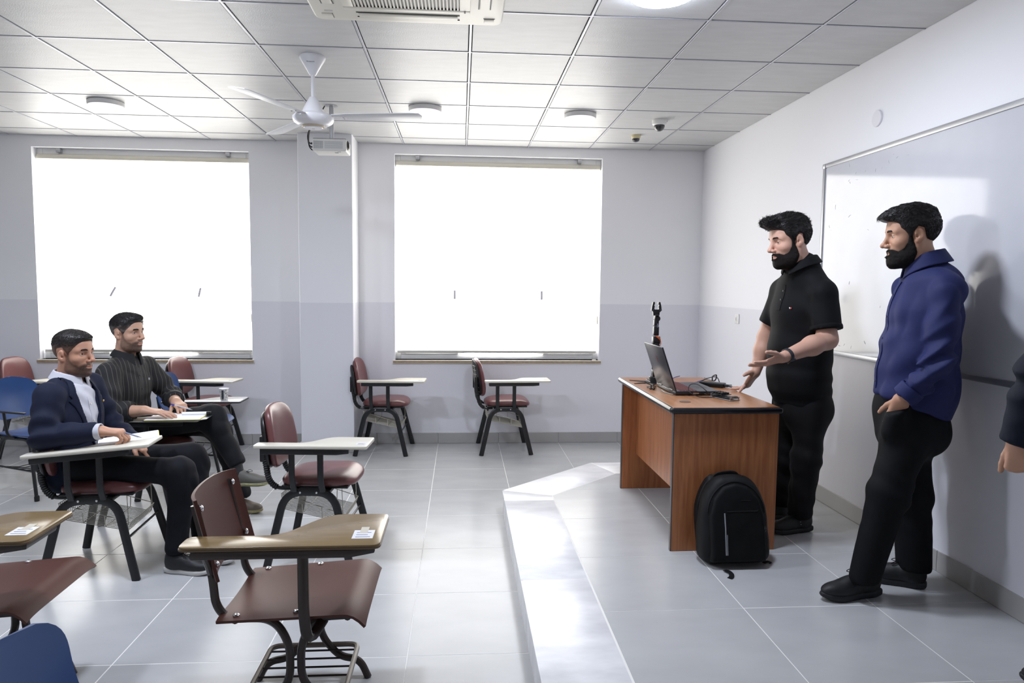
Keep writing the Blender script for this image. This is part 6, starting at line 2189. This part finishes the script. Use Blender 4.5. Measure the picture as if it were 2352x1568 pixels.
stw = [(J['pelvis'] + A3(-.01, 0, -.02), L, .165, F, .135), (J['waist'] + A3(0, 0, .02), L, .168, F, .142), (J['chest'], L, .185, F, .135), (J['chest'] + A3(0, 0, .10), L, .165, F, .110), (J['neck'] + A3(0, 0, -.045), L, .080, F, .075)]
arms_ = ((J['Rs'], J['Re'], J['Rw'], .66), (J['Ls'], J['Le'], J['Lw'], .70))
def str_f(P):
    d = s_loft(P, stw, .05)
    for s_, e_, w_, fr in arms_:
        q = s_chain(P, [s_, lerp(s_, e_, .5), e_, lerp(e_, w_, .5), lerp(e_, w_, .9)], [.074, .070, .061, .056, .052], .03)
        q = smax(q, plane(P, lerp(e_, w_, fr), w_ - e_), .008)
        q = q + .007 * near(P, e_, .14) * fold(P, s_, e_, 66, .6)
        d = smin(d, q, .010)
        d = smin(d, s_cone(P, J['neck'] + A3(0, 0, -.045), s_ + A3(0, 0, .005), .052, .062), .035)
    d = smax(d, .53 - P[:, 2], .01)
    return d + .003 * wob(P, 12, 5, 8) + .007 * crease(P, F * .4 + UP * .8, 18, 5) + .005 * near(P, J['waist'] + F * .12, .16) * np.sin(P[:, 2] * 60 + 3 * wob(P, 9, 4))
pr.piece('striped_shirt', str_f, (-2.54, 4.36, .50), (-1.86, 5.20, 1.14), .0062, M_STR, None, 1)
pr.piece('collar', lambda P: collar_f(P, J['neck'] + A3(.008, 0, .0), (.16, 0, 1), F, .0755, .45, .048, .24, .05, .0045), (-2.42, 4.66, .94), (-2.08, 4.98, 1.16), .0034, fabric('dark_collar', '#252628'))
pl = [on_front(str_f, J['chest'] + A3(0, 0, z), F) + F * .001 for z in np.linspace(.13, -.22, 16)]
pr.mb('placket', MB().tube(pl, .0022, 6, ry=.015, up=F), mat('dark_placket', '#252426', rough=.7))
for z in (.08, -.01, -.10, -.18):
    p = on_front(str_f, J['chest'] + A3(0, 0, z), F)
    pr.mb('button', MB().lathe([(.0048, 0), (.0048, .003), (0, .0035)], 12, p + F * .003, F), M_DARK)
p = on_front(str_f, J['chest'] + A3(0, 0, .045) + L * .085, F)
text_mesh('embroidery', 'B', .022, M_TAPE, pr.root, Matrix.Translation(Vector(-pr.base)) @ basis(p + F * .004, -L * -1.0, UP, F))
for s_, e_, w_, fr in arms_:
    pr.piece('rolled_cuff', lambda P, e_=e_, w_=w_, fr=fr: smax(np.abs(s_cone(P, e_, w_ + (w_ - e_) * .1, .060, .050)) - .008, np.abs(plane(P, lerp(e_, w_, fr - .10), w_ - e_)) - .026, .006), lerp(e_, w_, fr) - .12, lerp(e_, w_, fr) + .12, .005, MATS['dark_collar'])
M_JEAN = fabric('charcoal_denim', '#17181c', rough=.7, bscale=420)
stt = [(J['pelvis'] + A3(-.02, 0, .02), L, .155, F, .115), (J['pelvis'] + A3(.06, 0, .0), L, .155, F, .092)]
legsW = [([J['Rh'], J['Rk'] + A3(-.02, 0, 0), J['Rk'] + A3(.012, -.01, -.06), J['Ra'] + A3(0, 0, .02)], [.094, .078, .072, .058]), ([J['Lh'], J['Lk'] + A3(-.02, 0, 0), J['Lk'] + A3(.01, 0, -.06), J['La']], [.090, .076, .070, .058])]
def trW(P):
    d = trouser_f(P, stt, legsW, None, .05)
    d = smax(d, .105 - P[:, 2], .008)
    d = smax(d, .490 - P[:, 2] - 10 * np.clip(P[:, 0] + 1.80, 0, 1), .02)
    e = plane(P, J['Ra'] + A3(0, 0, -.005), J['Ra'] - J['Rk'])
    near_r = np.clip(1 - np.abs(s_cone(P, J['Rk'], J['Ra'] + (J['Ra'] - J['Rk']) * .4, .0, .0)) / .12, 0, 1)
    d = smax(d, np.where(near_r > 0, e, -1), .006)
    return d + .003 * wob(P, 13, 5, 9) + .006 * crease(P, A3(1, 0, .2), 18, 4) + .005 * (near(P, J['Rh'] + A3(.06, 0, .05), .15) + near(P, J['Rk'], .13)) * np.sin(P[:, 0] * 60 + P[:, 1] * 40 + 2 * wob(P, 8, 4))
pr.piece('jeans', trW, (-2.50, 4.45, .06), (-1.34, 5.10, .80), .008, M_JEAN, None, 2)
ax = norm(J['Ra'] - J['Rk'])
fd = norm(A3(.93, -.12, .02))
shoe(pr, A3(-1.505, 4.600, .232), fd, length=.265, upper='#5d5b55', sole='#7d7a64', lace='#2e2c2a', sole2='#b9bb6a', up_hint=-ax * .3 + UP)
pr.piece('sock', lambda P: s_cone(P, J['Ra'] + A3(-.01, 0, .05), J['Ra'] + A3(.010, -.008, -.055), .040, .040), J['Ra'] - .14, J['Ra'] + .12, .008, M_DARK)
shoe(pr, A3(-1.60, 4.80, 0), (.96, -.28, 0), length=.27, upper='#6a5f54', sole='#8d8568', lace='#2e2c2a', sole2='#b9a85a')
pr.piece('sock', lambda P: s_cone(P, J['La'] + A3(-.02, .0, .04), J['La'] + A3(-.045, .01, -.06), .042, .040), J['La'] - .14, J['La'] + .12, .008, M_DARK)

t = thing('clipboard', 'white sheets on a yellow-edged clipboard under the striped man\'s hand', 'clipboard', (-1.795, 4.545, .7005), DG(4))
MB().prism([(-.185, -.13), (.15, -.13), (.185, -.10), (.185, .10), (.15, .13), (-.185, .13)], .0, .004, .001).build('board', mat('clear_board', '#3c4148', rough=.2), t)
MB().box(-.178, .150, -.128, .118, .0042, .0065).build('yellow_pad', mat('yellow_pad', '#d9d23a', rough=.6), t)
MB().box(-.180, .146, -.126, .116, .0067, .0082).build('sheet', M_PAPER, t)
MB().tube([(.0, .03, .018), (.155, .03, .018)], .0105, 12).build('rolled_sheet', M_PAPER, t)
MB().rbox(.150, .178, .015, .045, .007, .030, .004).build('clip', M_BLACK, t)
t = thing('pen', 'blue pen under the hands of the man in the striped shirt', 'pen', (-1.83, 4.62, .745))
MB().tube([(-.075, .045, .020), (-.045, .032, .016)], .0045, 8).build('cap', mat('pen_blue', '#2b3fae', rough=.3), t)
MB().tube([(-.045, .032, .016), (.075, -.018, -.004)], .0038, 8).build('barrel', mat('pen_clear', '#c5c9d4', rough=.2), t)
MB().tube([(.075, -.018, -.004), (.090, -.024, -.007)], [.0035, .001], 8).build('tip', M_CHROME, t)

# ================================================================== man at the right edge, only an arm in view
J = dict(neck=A3(2.07, 2.03, 1.62), headc=A3(2.02, 2.07, 1.78), chest=A3(2.07, 2.03, 1.40), waist=A3(2.07, 2.03, 1.17), pelvis=A3(2.08, 2.02, .97),
         Ls=A3(1.94, 1.89, 1.52), Le=A3(1.772, 1.965, 1.330), Lw=A3(1.735, 2.000, 1.095), Rs=A3(2.21, 2.18, 1.52), Re=A3(2.25, 2.20, 1.24), Rw=A3(2.18, 2.28, 1.02))
pr = Person('man in a dark navy jacket cut by the right edge of the picture', (2.07, 2.02, HP), J['headc'], (-.75, .66, 0), (0, 0, 1), 1.04)
F, L = axes((-.75, .66, 0))
hd = make_head(pr, '#b1836b', hair_suit, stubble=.7, hair_col='#1c1614')
hL = hand_chains(J['Lw'], (.10, .02, -1), (.6, .6, .1), (-.6, .6, .0), .95, (1.2, 1.45, .9), .02, (.8, .4, .3), .6)
aL = arm_part(pr, [lerp(J['Le'], J['Lw'], .4), J['Lw']], [.036, .031], hL, '#b58a72')
hR = hand_chains(J['Rw'], (0, -.1, -1), (.1, -1, 0), (-1, 0, 0), 1.0, (.4, .5, .4), .04)
aR = arm_part(pr, [J['Re'], J['Rw']], [.045, .031], hR, '#b58a72', .005)
st = [(J['pelvis'], L, .14, F, .10), (J['waist'], L, .14, F, .10), (J['chest'], L, .15, F, .10), (J['neck'] + A3(0, 0, -.06), L, .08, F, .06)]
legs = [([A3(2.025, 1.95, .93), A3(2.02, 1.945, .56), A3(2.035, 1.93, .25)], [.088, .072, .062]), ([A3(2.14, 2.10, .93), A3(2.14, 2.10, .56), A3(2.155, 2.10, .25)], [.088, .072, .062])]
ub = under_body(st, [(c, [r * .7 for r in q]) for c, q in legs])
body_object(pr, [hd, aL, aR], ub)
stj = [(A3(2.08, 2.02, .90), L, .175, F, .135), (J['waist'], L, .170, F, .13), (J['chest'], L, .185, F, .132), (J['chest'] + A3(0, 0, .12), L, .165, F, .11), (J['neck'] + A3(0, 0, -.04), L, .08, F, .075)]
M_SUIT2 = fabric('midnight_wool', '#121725', rough=.75, bscale=420, sheen=.3)
def jk_f(P):
    d = s_loft(P, stj, .05)
    for s_, e_, w_ in ((J['Ls'], J['Le'], J['Lw']), (J['Rs'], J['Re'], J['Rw'])):
        q = s_chain(P, [s_, lerp(s_, e_, .5), e_, lerp(e_, w_, .5), lerp(e_, w_, 1.2)], [.074, .072, .066, .060, .055], .03)
        q = smax(q, plane(P, lerp(e_, w_, 1.04), w_ - e_), .008)
        q = q + .007 * near(P, e_, .15) * fold(P, e_, w_, 75, .6)
        d = smin(d, q, .02)
        d = smin(d, s_cone(P, J['neck'] + A3(0, 0, -.04), s_, .055, .066), .035)
    return smax(d, .80 - P[:, 2], .01) + .003 * wob(P, 12, 5, 8)
pr.piece('suit_jacket', jk_f, (1.62, 1.72, .78), (2.385, 2.42, 1.68), .008, M_SUIT2, None, 1)
pr.piece('collar', lambda P: collar_f(P, J['neck'], (-.1, 0, 1), F, .068, .42, .05, .2, .05, .0045), (1.91, 1.86, 1.52), (2.23, 2.20, 1.72), .006, M_SHIRTW)
pr.piece('trousers', lambda P: smax(trouser_f(P, [(A3(2.08, 2.02, .98), L, .15, F, .115), (A3(2.08, 2.02, .88), L, .155, F, .12)], legs, None), .24 - P[:, 2], .01) + .003 * wob(P, 13, 5), (1.87, 1.78, .2), (2.33, 2.30, 1.04), .009, M_TRS, None, 2)
shoe(pr, A3(2.11, 1.89, HP), (-.85, .52, 0))
shoe(pr, A3(2.22, 2.05, HP), (-.72, .70, 0))
